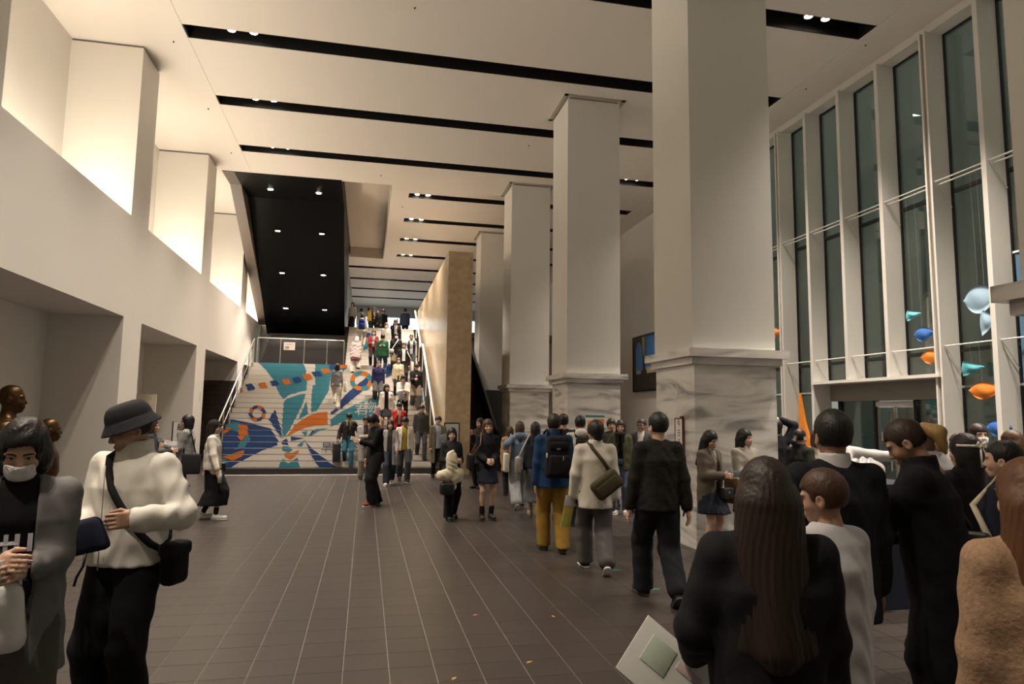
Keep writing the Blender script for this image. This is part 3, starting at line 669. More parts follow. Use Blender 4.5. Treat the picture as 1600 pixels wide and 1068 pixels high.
# white board in the second recess
e = empty('display_board', (-5.15, 17.6, 0)); tag(e, 'tall blank white display board standing in the lower recess', 'board')
B('panel', -5.42, -4.88, 17.6, 17.64, .3, 2.06, mat('board_cream', (0.75, 0.68, 0.55), 0.6), e); B('foot', -5.4, -4.9, 17.45, 17.8, 0, .04, m_black, e)
for x in (-5.38, -4.95): B('leg', x, x+.03, 17.64, 17.67, 0.02, 1.5, m_black, e)
B('label_strip', -5.1, -4.95, 17.595, 17.6, 1.55, 1.68, plain((.1, .3, .3)), e)
e = empty('poster_stand', (2.35, 18.95, 0)); tag(e, 'black framed poster stand leaning at the foot of the stone wall', 'sign')
B('sheet', 2.18, 2.56, 18.93, 18.95, .35, 1.42, mat('poster_grey', (0.55, 0.56, 0.56), 0.5), e)
q = MB()
for a, b, c, d_ in ((2.15, 2.59, 1.42, 1.45), (2.15, 2.59, .32, .35), (2.15, 2.18, .0, 1.45), (2.56, 2.59, 0, 1.45)): q.box(a, b, 18.925, 18.965, c, d_)
q.obj('frame', m_black, e, loc=-wloc(e))
# paper leaves hanging in front of the glass
def leaf(y, z, ln, ht, col, label, kind='full', dx=0.0):
    """thin curved paper leaf, long axis along Y; kind full = pointed both ends, half = one straight end"""
    n = 14; rows = 7; v = []; t = .004
    for side in (0, 1):
        for i in range(n+1):
            u = i/n; s = math.sin(math.pi*u)**.75 if kind == 'full' else (1-u)**.62
            for j in range(rows):
                w = (j/(rows-1)-.5)*s*ht; bow = .05*math.sin(math.pi*u)+.03*math.cos(math.pi*(j/(rows-1)-.5))+.006*math.sin(9*u+j)
                v.append((9.78+dx-bow+side*t, (.5-u)*ln, w-.06*ht*math.sin(math.pi*u)))
    f = []; K = (n+1)*rows
    for side in (0, 1):
        for i in range(n):
            for j in range(rows-1):
                a = side*K+i*rows+j; qd = (a, a+1, a+rows+1, a+rows); f.append(qd if side else qd[::-1])
    edge = [i*rows for i in range(n+1)]+[n*rows+j for j in range(1, rows)]+[i*rows+rows-1 for i in range(n-1, -1, -1)]+[j for j in range(rows-2, 0, -1)]
    for a, b in zip(edge, edge[1:]+edge[:1]): f.append((a, b, b+K, a+K))
    e = empty('paper_leaf', (0, y, z)); tag(e, label, 'decoration', 'paper leaves hung on the glass wall')
    MB().add(v, f).obj('leaf_sheet', mat('paper_%s' % label.split()[0]+str(col), col, .7, noise=(6, .12), bump=(14, .5)), e, smooth=True)
    MB().tube([(9.74+dx, 0, ht*.3*(0 if kind == 'full' else 1)), (9.71, 0, max(.2, (2.97 if z < 2.97 else 5.85)-z))], .0008, 4, m_whitemetal).obj('string', None, e)
OR, TE, BL, LB = (0.72, 0.23, 0.03), (0.10, 0.42, 0.52), (0.035, 0.14, 0.46), (0.28, 0.42, 0.55)
leaf(10.48, 3.62, .34, .22, (0.13, 0.48, 0.58), 'small turquoise paper leaf on the glass above a deep blue leaf', 'half')
leaf(10.28, 3.25, .44, .26, BL, 'deep blue pointed paper leaf hung under a turquoise leaf')
leaf(10.1, 2.83, .55, .26, OR, 'orange pointed paper leaf hung just above the door canopy')
leaf(9.10, 3.70, .62, .46, LB, 'large pale blue crinkled paper leaf high on the glass wall', 'full')
leaf(8.98, 3.32, .26, .5, LB, 'narrow pale blue paper leaf trailing below the large one', 'half')
leaf(9.30, 2.57, .42, .26, (0.07, 0.32, 0.38), 'dark teal half leaf of paper under the tie rod', 'half')
leaf(9.12, 2.20, .58, .28, (0.70, 0.20, 0.02), 'orange twisted paper leaf hung below the dark teal half leaf')
leaf(8.9, 1.60, .45, .26, BL, 'deep blue paper leaf hung low on the glass wall')
leaf(14.72, 3.80, .30, .34, OR, 'orange paper leaf high beside the marble pillar', 'half')
# tall orange paper cone next to the entrance
e = empty('paper_cone', (9.80, 13.75, 0)); tag(e, 'tall orange paper spire standing against the glass by the entrance', 'decoration')
q = MB(); q.prism([(-.30, 0.5), (.22, 0.5), (.22, 1.2), (.21, 2.25), (.19, 2.28), (.02, 1.6), (-.16, 1.15), (-.28, .75)], 'x', -.03, .03); q.obj('paper_sheet', mat('paper_orange', (0.72, 0.23, 0.02), .7, noise=(5, .15)), e)
B('weight', 9.70, 9.90, 13.5, 14.0, 0, .5, plain((.25, .1, .03)), e)
# pale blue sheet hanging behind the nearest pillar
e = B('paper_banner', 9.78, 9.79, 7.75, 8.45, 2.0, 4.3, mat('banner_blue', (0.06, 0.14, 0.24), .7)); tag(e, 'dark blue paper banner hung on the glass next to the large pale blue leaf', 'banner')
B('banner_rod', 9.765, 9.805, 7.72, 8.48, 4.3, 4.33, m_whitemetal, e)
# green tape marks and fallen leaves on the floor
for k, (x, y) in enumerate(((2.18, 12.6), (2.42, 11.3), (2.60, 10.2), (2.62, 8.2), (2.74, 7.3), (2.82, 6.45))):
    e = B('tape_mark', x, x+.10, y, y+.05, 0, .0015, plain((.05, .17, .10), .5)); tag(e, 'short strip of green tape stuck on the dark floor', 'tape', 'green tape marks along the queue')
for k, (x, y, a) in enumerate(((.98, 5.9, 0), (.62, 4.55, 1), (1.62, 5.75, 2), (1.17, 4.75, .5), (2.26, 4.55, 1.4), (-.35, 4.6, 2.2))):
    q = MB(); q.add([(-.03, 0, .001), (-.01, .012, .004), (.012, .01, .003), (.032, 0, .001), (.01, -.012, .004), (-.012, -.01, .002)], [(0, 5, 4, 3, 2, 1)])
    e = q.obj('fallen_leaf', plain((.42, .22, .06), .7), loc=(x, y, .0005)); e.rotation_euler.z = a; tag(e, 'tiny dry leaf fallen on the dark tiles', 'leaf', 'dry leaves scattered on the floor')

for k, (x, y) in enumerate(((-3.9, 13.6), (-3.9, 16.6), (-3.9, 19.4), (0.6, 11.4), (0.2, 20.2), (4.0, 16.9), (9.1, 10.6), (9.1, 12.4), (1.0, 23.2), (9.1, 20.6))):
    e = empty('sprinkler', (x, y, ZC)); tag(e, 'tiny round sprinkler head on the pale ceiling', 'sprinkler', 'sprinkler heads on the ceiling')
    MB().lathe([(.035, -.004), (.035, .002)], 10, m_whitemetal).obj('plate', None, e); MB().lathe([(.012, -.03), (.016, -.004)], 8, m_dark).obj('nozzle', None, e)
# ------------------------------------------------------------------ soft-shape mesher (signed distance fields -> quads)
def surf(fn, lo, hi, h, blk=6):
    lo = np.array(lo, float)-2*h; hi = np.array(hi, float)+2*h
    n = np.ceil((hi-lo)/h/blk).astype(int)*blk+1
    nb = (n-1)//blk
    D = np.full(n, 9.0, np.float32)
    bi = np.stack(np.meshgrid(*[np.arange(k) for k in nb], indexing='ij'), -1).reshape(-1, 3)
    ctr = lo+(bi*blk+blk/2)*h
    dc = fn(ctr.astype(np.float32)); keep = bi[np.abs(dc) < 0.98*blk*h*0.87+1.4*h+0.03]
    ins = bi[dc <= -(0.98*blk*h*0.87)]
    for b in ins: D[b[0]*blk:b[0]*blk+blk+1, b[1]*blk:b[1]*blk+blk+1, b[2]*blk:b[2]*blk+blk+1] = -9
    if len(keep) == 0: return np.zeros((0, 3)), np.zeros((0, 4), int)
    of = np.stack(np.meshgrid(*[np.arange(blk+1)]*3, indexing='ij'), -1).reshape(-1, 3)
    idx = (keep[:, None, :]*blk+of[None]).reshape(-1, 3)
    flat = np.unique(np.ravel_multi_index(idx.T, n))
    ii = np.stack(np.unravel_index(flat, n), -1)
    D.ravel()[flat] = fn((lo+ii*h).astype(np.float32))
    S = D < 0
    c = np.zeros(n-1, np.int8)
    for dx in (0, 1):
        for dy in (0, 1):
            for dz in (0, 1): c += S[dx:n[0]-1+dx, dy:n[1]-1+dy, dz:n[2]-1+dz]
    act = np.argwhere((c > 0) & (c < 8))
    vid = np.full(n-1, -1, np.int32); vid[act[:, 0], act[:, 1], act[:, 2]] = np.arange(len(act))
    acc = np.zeros((len(act), 3)); cnt = np.zeros(len(act))
    cor = [(a, b, d) for a in (0, 1) for b in (0, 1) for d in (0, 1)]
    for ax in range(3):
        for cc in cor:
            if cc[ax]: continue
            c2 = list(cc); c2[ax] = 1
            a = D[act[:, 0]+cc[0], act[:, 1]+cc[1], act[:, 2]+cc[2]]; b = D[act[:, 0]+c2[0], act[:, 1]+c2[1], act[:, 2]+c2[2]]
            m = (a < 0) != (b < 0); t = np.where(m, a/np.where(m, a-b, 1), 0)
            p = np.array(cc, float)[None]+np.zeros((len(act), 3)); p[:, ax] += t
            acc += p*m[:, None]; cnt += m
    V = lo+(act+acc/np.maximum(cnt, 1)[:, None])*h
    F = []
    for ax in range(3):
        o = [1, 2, 0][ax], [2, 0, 1][ax]
        sl0 = [slice(None)]*3; sl1 = [slice(None)]*3; sl0[ax] = slice(0, n[ax]-1); sl1[ax] = slice(1, n[ax])
        a = S[tuple(sl0)]; b = S[tuple(sl1)]; e = np.argwhere(a != b)
        e = e[(e[:, o[0]] > 0) & (e[:, o[1]] > 0) & (e[:, o[0]] < n[o[0]]-1) & (e[:, o[1]] < n[o[1]]-1)]
        q = []
        for d0, d1 in ((0, 0), (1, 0), (1, 1), (0, 1)):
            k = e.copy(); k[:, o[0]] -= d0; k[:, o[1]] -= d1; q.append(vid[k[:, 0], k[:, 1], k[:, 2]])
        q = np.stack(q, -1); inside_first = a[e[:, 0], e[:, 1], e[:, 2]]
        q[~inside_first] = q[~inside_first][:, ::-1]; F.append(q)
    F = np.concatenate(F); F = F[(F >= 0).all(1)]
    return V, F
def nmesh(name, V, F, mats, mi=None):
    me = bpy.data.meshes.new(name); F = np.asarray(F)
    me.vertices.add(len(V)); me.vertices.foreach_set('co', np.asarray(V, np.float32).ravel())
    me.loops.add(F.size); me.loops.foreach_set('vertex_index', F.astype(np.int32).ravel())
    me.polygons.add(len(F)); me.polygons.foreach_set('loop_start', np.arange(0, F.size, 4, dtype=np.int32))
    for m in mats: me.materials.append(m)
    if mi is not None: me.polygons.foreach_set('material_index', np.asarray(mi, np.int32))
    me.polygons.foreach_set('use_smooth', np.ones(len(F), bool)); me.update(calc_edges=True); return me
V3 = lambda *a: np.array(a, np.float32)
def cone(P, a, b, r1, r2):
    a = np.asarray(a, np.float32); b = np.asarray(b, np.float32); ba = b-a; pa = P-a
    t = np.clip(pa@ba/max(float(ba@ba), 1e-9), 0, 1); return np.linalg.norm(pa-t[:, None]*ba, axis=1)-(r1+(r2-r1)*t)
def ell(P, c, r):
    p = P-np.asarray(c, np.float32); r = np.asarray(r, np.float32)
    k0 = np.linalg.norm(p/r, axis=1); k1 = np.linalg.norm(p/(r*r), axis=1)+1e-6; return k0*(k0-1)/k1
def rbx(P, c, s, r):
    q = np.abs(P-np.asarray(c, np.float32))-(np.asarray(s, np.float32)-r); return np.linalg.norm(np.maximum(q, 0), axis=1)+np.minimum(q.max(1), 0)-r
def smin(a, b, k=.03):
    h = np.clip(.5+.5*(b-a)/k, 0, 1); return b+(a-b)*h-k*h*(1-h)
def smax(a, b, k=.01): return -smin(-a, -b, k)

# ------------------------------------------------------------------ head, hands, hair, shoes (built once, reused)
def head_fn(fem, P):
    x = np.abs(P[:, 0]); Q = np.stack([x, P[:, 1], P[:, 2]], 1)
    d = ell(P, (0, -.008, .108), (.074, .093, .094))
    d = smin(d, ell(P, (0, .030, .050), (.056 if fem else .060, .060, .076)), .035)
    d = smin(d, ell(P, (0, .058, -.010), (.026 if fem else .031, .028, .022)), .03)
    d = smin(d, ell(Q, (.040, .058, .050), (.022, .022, .024)), .02)
    d = smin(d, ell(Q, (.030, .078, .104), (.030, .012, .008)), .015)
    d = smax(d, -ell(Q, (.031, .098, .084), (.019, .014, .012)), .012)
    d = smin(d, cone(P, (0, .084, .092), (0, .104, .052), .006, .0115), .012)
    d = smin(d, ell(Q, (.011, .094, .046), (.009, .010, .008)), .008)
    d = smin(d, ell(P, (0, .090, .020), (.022, .010, .007)), .010); d = smin(d, ell(P, (0, .088, .008), (.019, .010, .007)), .010)
    ear = ell(Q, (.077, -.008, .068), (.010, .021, .031)); ear = smax(ear, -ell(Q, (.086, -.004, .070), (.008, .011, .018)), .006)
    d = smin(d, ear, .008)
    return smin(d, cone(P, (0, -.020, -.115), (0, -.014, .03), .056 if not fem else .047, .050 if not fem else .042), .02)
LIB = {}
def lib(key, fn, lo, hi, h):
    if key not in LIB: LIB[key] = surf(fn, lo, hi, h)
    return LIB[key]
def get_head(fem, lod):
    return lib(('head', fem, lod), lambda P: head_fn(fem, P), (-.10, -.12, -.13), (.10, .13, .21), {0: .0048, 1: .0075, 2: .011}[lod])
def quad_patch(fx, fz, cx, cz, lift, fem, n=6, m=3):
    """small skin-hugging patch for brows, eyes, lips: ray-march onto the head"""
    u = np.linspace(-1, 1, n+1); v = np.linspace(-1, 1, m+1); U, Vv = np.meshgrid(u, v, indexing='ij')
    X = cx+fx(U, Vv); Z = cz+fz(U, Vv); P = np.stack([X, np.full_like(X, .16), Z], -1).reshape(-1, 3).astype(np.float32)
    for _ in range(22): P[:, 1] -= np.clip(head_fn(fem, P), -.02, .05)*.8
    P[:, 1] += lift
    F = [(i*(m+1)+j, i*(m+1)+j+1, (i+1)*(m+1)+j+1, (i+1)*(m+1)+j) for i in range(n) for j in range(m)]
    return P, np.array(F)
def get_face(fem):
    k = ('face', fem)
    if k in LIB: return LIB[k]
    parts = []
    for s in (-1, 1):
        parts.append((quad_patch(lambda U, V: s*(.020*U), lambda U, V: .0035*V*(1-.4*U)-.004*U*U+.002*U, s*.032, .108, .0016, fem), 1))
        parts.append((quad_patch(lambda U, V: .0145*U, lambda U, V: .0062*V*np.sqrt(np.maximum(0, 1-U*U*.96)), s*.031, .085, .0022, fem), 2))
        parts.append((quad_patch(lambda U, V: .0062*U, lambda U, V: .0060*V*np.sqrt(np.maximum(0, 1-U*U*.96)), s*.031, .085, .0032, fem), 1))
        parts.append((quad_patch(lambda U, V: .0155*U, lambda U, V: .0016*V+.0050*(1-U*U), s*.031, .0855, .0040, fem), 1))
    parts.append((quad_patch(lambda U, V: .020*U, lambda U, V: .0075*V*(1-U*U)**.5+.001*np.cos(3*U), 0, .014, .0018, fem), 3))
    LIB[k] = parts; return parts
def hand_fn(curl, spread, thumb_in, P):
    """right hand, wrist at origin, fingers toward -Z, palm facing -X (inward), thumb toward +Y (front)"""
    d = rbx(P, (0, 0, -.048), (.014, .038, .050), .013)
    d = smin(d, cone(P, (0, 0, .02), (0, 0, -.02), .025, .026), .02)
    L = [(.030, .070), (.010, .078), (-.011, .073), (-.031, .058)]
    for k, (y, ln) in enumerate(L):
        a = np.array([0, y*.95, -.092]); ang = 0
        sp = spread*(y/.03)*.10
        for j, fr in enumerate((.45, .32, .26)):
            ang += curl*(.65 if j == 0 else 1.0)
            b = a+ln*fr*np.array([-math.sin(ang), sp*.3+math.sin(sp)*.6, -math.cos(ang)])
            d = smin(d, cone(P, a, b, .0088-.0007*j, .0082-.0009*j), .006); a = b
    t0 = np.array([-.004, .034, -.030]); t1 = t0+np.array([-.012-.012*thumb_in, .026-.012*thumb_in, -.026]); t2 = t1+np.array([-.010-.02*thumb_in, .008-.014*thumb_in, -.028])
    d = smin(d, cone(P, (-.002, .018, -.02), t0, .015, .013), .015); d = smin(d, cone(P, t0, t1, .0125, .0105), .008); d = smin(d, cone(P, t1, t2, .0100, .0085), .006)
    return d
HANDS = {'relax': (.28, .5, .2), 'grip': (1.05, .1, .9), 'hold': (.55, .3, .7), 'flat': (.10, .6, .0), 'point': (.6, .1, .5)}
def get_hand(kind, lod):
    c, s, t = HANDS[kind]
    return lib(('hand', kind, lod), lambda P: hand_fn(c, s, t, P), (-.11, -.06, -.20), (.04, .085, .035), {0: .0040, 1: .0055, 2: .0085}[lod])
def shoe_fn(kind, P):
    if kind == 'boot': d = smin(cone(P, (0, -.02, .16), (0, -.02, .05), .048, .045), rbx(P, (0, .045, .045), (.044, .125, .040), .038), .03)
    elif kind == 'heel': d = smin(rbx(P, (0, .05, .045), (.036, .115, .028), .026), cone(P, (0, -.035, .10), (0, -.03, .05), .033, .036), .03)
    else: d = smin(rbx(P, (0, .045, .040), (.044, .132, .036), .034), cone(P, (0, -.03, .088), (0, -.01, .045), .042, .046), .04)
    d = smax(d, -(P[:, 2]-.018), .004)
    return d
def sole_fn(P):
    q = P.copy(); w = .046-.012*np.clip((-(P[:, 1])-.0)/.1, 0, 1)-.006*np.clip((P[:, 1]-.12)/.06, 0, 1)
    q[:, 0] = q[:, 0]*.046/w
    return smax(rbx(q, (0, .045, .012), (.046, .138, .04), .040), rbx(P, (0, .045, .012), (.2, .3, .012), .004), .003)
def get_shoe(kind, lod): return lib(('shoe', kind, lod), lambda P: shoe_fn(kind, P), (-.06, -.11, 0), (.06, .19, .2 if kind == 'boot' else .14), {0: .007, 1: .010, 2: .014}[lod])
def get_sole(lod): return lib(('sole', lod), sole_fn, (-.06, -.11, -.005), (.06, .20, .03), {0: .006, 1: .008, 2: .012}[lod])
def hair_fn(kind, P):
    x, y, z = P[:, 0], P[:, 1], P[:, 2]; ax = np.abs(x); Q = np.stack([ax, y, z], 1)
    phi = np.arctan2(x, y+.03)
    strand = .0011*np.sin(34*phi+6*np.sin(9*z+3*x))+.0011*np.sin(71*phi+4*np.sin(17*z))
    big = {'short': .013, 'crop': .008, 'bowl': .019, 'fluffy': .026}.get(kind, .016)
    d = ell(P, (0, -.012, .112), (.074+big, .094+big, .094+big))
    face = smin(ell(P, (0, .115, .045), (.064, .085, .092)), ell(P, (0, .12, .0), (.07, .09, .06)), .02)
    if kind in ('short', 'crop', 'fluffy'):
        fr = .128 if kind != 'fluffy' else .118
        d = smax(d, -rbx(P, (0, .16, fr-.20), (.12, .12, .20), .03), .014)          # fringe line
        d = smax(d, (.030-z)+.9*np.clip(y+.02, 0, .1)*1.0, .012)                    # nape to temple
        d = smax(d, -ell(Q, (.098, .002, .060), (.028, .036, .046)), .008)          # around the ears
    elif kind == 'bowl':
        d = smax(d, -rbx(P, (0, .17, -.085), (.075, .12, .20), .03), .012)
        d = smax(d, (.045-z)-.35*np.clip(-y, 0, .1), .012)
        d = smin(d, ell(P, (0, -.07, .03), (.055, .04, .05)), .02)
    elif kind == 'bob':
        d = smin(d, ell(Q, (.058, -.02, .02), (.040, .062, .095)), .03); d = smin(d, ell(P, (0, -.06, .02), (.075, .052, .090)), .03)
        d = smax(d, -rbx(P, (0, .17, -.075), (.056, .12, .195), .03), .012); d = smax(d, -.060-z, .012)
    elif kind == 'long':
        d = smin(d, cone(Q, (.058, -.015, .08), (.066, .012, -.20), .036, .030), .03); d = smin(d, cone(P, (0, -.055, .05), (0, -.085, -.27), .075, .060), .04)
        d = smin(d, cone(Q, (.045, -.065, .05), (.060, -.075, -.28), .045, .032), .04)
        d = smax(d, -rbx(P, (0, .17, -.085), (.050, .125, .205), .03), .012)
    elif kind == 'xlong':
        d = smin(d, cone(Q, (.058, -.03, .08), (.085, -.03, -.24), .045, .036), .03); d = smin(d, cone(P, (0, -.055, .05), (0, -.105, -.40), .085, .085), .04)
        d = smin(d, cone(Q, (.045, -.065, .05), (.095, -.10, -.40), .055, .036), .04)
        d = smax(d, -rbx(P, (0, .17, -.085), (.050, .125, .205), .03), .012)
    elif kind == 'wavy':
        d = ell(P, (0, -.016, .116), (.098, .118, .116)); d = smin(d, ell(Q, (.072, -.02, .035), (.038, .060, .075)), .03); d = smin(d, ell(P, (0, -.075, .03), (.078, .055, .080)), .03)
        d = smax(d, -rbx(P, (0, .18, -.075), (.062, .12, .215), .03), .012); d = smax(d, -.045-z, .012)
        d = d+.004*np.sin(55*x+4*np.sin(30*z))*np.sin(42*z+30*y)
    elif kind == 'longback':
        d = smin(d, cone(P, (0, -.055, .05), (0, -.085, -.24), .080, .055), .04); d = smin(d, ell(Q, (.062, -.02, .03), (.030, .045, .075)), .02)
        d = smax(d, -rbx(P, (0, .17, -.075), (.058, .125, .20), .03), .012)
    elif kind in ('pony', 'bun', 'crop2'):
        d = ell(P, (0, -.012, .112), (.082, .102, .101)); d = smax(d, -rbx(P, (0, .17, -.075), (.085, .13, .205), .03), .012)
        d = smax(d, (.035-z)+.5*np.clip(y+.03, 0, .1), .012); d = smax(d, -ell(Q, (.098, .010, .055), (.026, .036, .046)), .008)
        if kind == 'pony': d = smin(d, cone(P, (0, -.105, .085), (0, -.150, .02), .032, .040), .015); d = smin(d, cone(P, (0, -.150, .02), (.01, -.145, -.07), .040, .018), .02)
        elif kind == 'bun': d = smin(d, ell(P, (0, -.112, .125), (.042, .040, .040)), .012)
    return d+strand
def get_hair(kind, lod):
    lo = (-.17, -.25, -.52) if kind == 'xlong' else (-.13, -.21, -.36) if kind in ('long', 'longback') else (-.13, -.20, -.12)
    return lib(('hair', kind, lod), lambda P: hair_fn(kind, P), lo, (.17 if kind == 'xlong' else .13, .14, .26), {0: .0055, 1: .0085, 2: .013}[lod])
def hat_fn(kind, P):
    x, y, z = P.T; r = np.sqrt(x*x+(y+.01)**2*.82)
    if kind == 'bucket':
        crown = smax(ell(P, (0, -.012, .135), (.097, .114, .110)), .112-z, .01); crown = smax(crown, z-.220, .02)
        rr = .098+(.135-z)*.62; brim = np.maximum(np.abs(r-rr)-.005, np.maximum(z-.135, .082-z)); return smin(crown, brim*.8, .006)
    if kind == 'cap':
        d = smax(ell(P, (0, -.010, .112), (.094, .114, .112)), .115-z, .006)
        return smin(d, smax(ell(P, (0, .105, .122), (.072, .075, .012)), -ell(P, (0, .0, .05), (.07, .09, .09)), .006), .008)
    d = smax(ell(P, (0, -.010, .115), (.096, .115, .115)), (.09-z)+.2*np.clip(-y, -.1, .1)*0, .01)     # beanie
    return d
def get_hat(kind, lod): return lib(('hat', kind, lod), lambda P: hat_fn(kind, P), (-.19, -.20, .06), (.19, .21, .26), {0: .0055, 1: .008, 2: .012}[lod])
def mask_fn(P):
    d = np.abs(smin(head_fn(True, P), ell(P, (0, .050, .026), (.053, .058, .055)), .03)-.006)-.0022
    return smax(d, rbx(P, (0, .10, .024), (.060, .06, .040), .02), .004)

SKIN = {}
def skin(tone=(0.50, 0.31, 0.215)):
    k = 'skin_%d' % int(tone[0]*1000)
    if k not in MATS:
        m = mat(k, tone, 0.48, spec=0.4, noise=(30, .06)); p = m.node_tree.nodes['Principled BSDF']
        p.inputs['Subsurface Weight'].default_value = 0.12; p.inputs['Subsurface Radius'].default_value = (.9, .35, .2); p.inputs['Subsurface Scale'].default_value = .01
    return MATS[k]
m_eye = plain((0.62, 0.60, 0.57), .25); m_brow = plain((0.016, 0.012, 0.010), .6); m_lip = plain((0.36, 0.13, 0.11), .4)
def hairmat(col):
    k = 'hair_%d_%d' % (int(col[0]*2000), int(col[2]*2000))
    return mat(k, col, 0.5, spec=0.35, noise=(60, .35, (1, 1, .12)), bump=(90, .5, (1, 1, .08)))
HB = (0.010, 0.008, 0.007); HD = (0.022, 0.013, 0.009); HBR = (0.055, 0.026, 0.014); HLB = (0.11, 0.055, 0.026)
# ------------------------------------------------------------------ people
def ik(a, t, l1, l2, pole):
    a = np.asarray(a, float); t = np.asarray(t, float); d = t-a; L = np.linalg.norm(d)
    if L > (l1+l2)*.998: t = a+d/L*(l1+l2)*.998; d = t-a; L = np.linalg.norm(d)
    u = d/L; ca = (l1*l1+L*L-l2*l2)/(2*l1*L); ca = max(-1, min(1, ca)); h = l1*math.sqrt(max(0, 1-ca*ca))
    p = np.asarray(pole, float); p = p-u*(p@u); p /= max(np.linalg.norm(p), 1e-6)
    return a+u*l1*ca+p*h, t
def rotx(a): c, s = math.cos(a), math.sin(a); return np.array([[1, 0, 0], [0, c, -s], [0, s, c]])
def roty(a): c, s = math.cos(a), math.sin(a); return np.array([[c, 0, s], [0, 1, 0], [-s, 0, c]])
def rotz(a): c, s = math.cos(a), math.sin(a); return np.array([[c, -s, 0], [s, c, 0], [0, 0, 1]])
def frame(zdir, ydir):
    z = np.asarray(zdir, float); z /= np.linalg.norm(z); y = np.asarray(ydir, float); y = y-z*(y@z)
    if np.linalg.norm(y) < 1e-4: y = np.array([0, 1, 0.])-z*z[1]
    y /= np.linalg.norm(y); return np.stack([np.cross(y, z), y, z], 1)
NOMIR = lambda V: V*np.array([-1, 1, 1])
STATS = {}
class Person: pass
def person(label, x, y, z=0.0, face=180, H=1.70, sex='m', wide=1.0, lod=1, stance='stand', feet=None, footz=None, armR='down', armL='down', handR='relax', handL='relax',
           lean=0, hpitch=0, hyaw=0, htilt=0, hair='short', haircol=HB, top=None, inner=None, bottom=None, shoes=('sneaker', (.03, .03, .03), (.6, .6, .58)), hat=None, mask=False, glasses=False,
           tone=(0.50, 0.31, 0.215), group='people in the hall', cat='person', sink=0.0, poleR=None, poleL=None, socks=None, scarf=None):
    """top/inner = dict(col, hem, loose, sleeve, open, collar, mat) ; bottom = dict(kind, col, ...)"""
    s = H/1.72; fem = sex == 'f'; p = Person(); p.s = s
    # feet and legs
    w = .085 if fem else .095
    ST = {'stand': ((-w, 0, 0), (w, .03, 0)), 'walkR': ((-w*.8, -.26, .05), (w*.8, .24, 0)), 'walkL': ((-w*.8, .24, 0), (w*.8, -.26, .05)), 'smallR': ((-w, -.12, .01), (w, .13, 0)),
          'smallL': ((-w, .13, 0), (w, -.12, .01)), 'wide': ((-.14, 0, 0), (.14, .02, 0)), 'upR': ((-w, -.12, 0), (w, .18, .163)), 'downL': ((-w, .20, -.163), (w, -.10, 0)), 'downR': ((-w, -.10, 0), (w, .20, -.163)),
          'upL': ((-w, .18, .163), (w, -.12, 0))}
    fL, fR = feet or ST[stance]
    pz = .93-sink
    for f in (fL, fR):
        dxy = math.hypot(f[0]*.2, f[1]); pz = min(pz, .08+f[2]+math.sqrt(max(.1, .835**2-dxy**2))+.01)
    hip = .088; jl = []
    for sx, f in ((-1, fL), (1, fR)):
        hj = np.array([sx*hip, 0, pz-.01]); an = np.array([f[0], f[1]-.02, f[2]+.085])
        kn, an = ik(hj, an, .43, .42, (sx*.08, 1, 0)); jl.append((hj, kn, an, f))
    # torso frame
    la = R(lean); Rt = rotx(-la); org = np.array([0, 0, pz+.03]); dz = pz-.93
    T = lambda q: org+Rt@(np.asarray(q, float)-np.array([0, 0, .96]))
    sw = (.138 if fem else .160)*wide
    shL, shR = T((-sw, -.01, 1.378)), T((sw, -.01, 1.378)); nb = T((0, -.015, 1.445)); hp = T((0, -.005, 1.500))
    AP = {'down': (.045+sw, .02, .86), 'back': (.05+sw, -.16, .90), 'fwd': (.05+sw, .22, .93), 'hold': (.07, .28, 1.12), 'phone': (.06, .30, 1.16), 'chin': (.05, .22, 1.30), 'pocket': (.03+sw, .04, .95),
          'waist': (.06, .22, 1.02), 'carry': (.14, .30, 1.05), 'strap': (.10, .14, 1.28), 'out': (.62, .25, 1.25), 'headtop': (.06, -.02, 1.70), 'belly': (.10, .20, .98)}
    arms = []
    for sx, sh, A, pole in ((-1, shL, armL, poleL), (1, shR, armR, poleR)):
        t = np.array(AP[A] if isinstance(A, str) else A, float); t = t*np.array([sx, 1, 1]); t = T(t)
        pl = np.array(pole, float)*np.array([sx, 1, 1]) if pole is not None else np.array([sx*.45, -1, -.25])
        el, wr = ik(sh, t, .275, .245, pl); arms.append((sh, el, wr))
    p.arms = arms; p.T = T
    # head orientation
    Rh = Rt@rotz(-R(hyaw))@rotx(-R(hpitch))@roty(R(htilt)) if True else None
    # placement
    th = -R(face); Rw = rotz(th); O = np.array([x, y, z])
    toW = lambda V: (np.asarray(V)*s)@Rw.T+O
    p.W = lambda q: Vector(toW(np.asarray(q, float)[None])[0]); p.WT = lambda q: p.W(T(q)); p.Rw = Rw; p.face = face
    hv = {0: .013, 1: .019, 2: .027}[lod]
    wv = {0: .0105, 1: .015, 2: .022}[lod]
    # ---- body
    def body(P):
        Q = (P-org.astype(np.float32))@Rt.astype(np.float32)+V3(0, 0, .96)
        d = ell(Q, (0, 0, .95), (.135, .092, .12)); d = smin(d, ell(Q, (0, 0, 1.10), (.115, .082, .15)), .05); d = smin(d, ell(Q, (0, -.005, 1.27), (.135*wide, .092, .16)), .05)
        d = smin(d, cone(Q, (0, -.015, 1.40), (0, -.012, 1.52), .052, .046 if fem else .052), .04)
        for (a, b, c), sx in zip(arms, (-1, 1)):
            d = smin(d, cone(P, T((sx*.05, -.01, 1.41)), a, .045, .045), .04); d = smin(d, cone(P, a, b, .043, .034), .03); d = smin(d, cone(P, b, c, .034, .0245), .02)
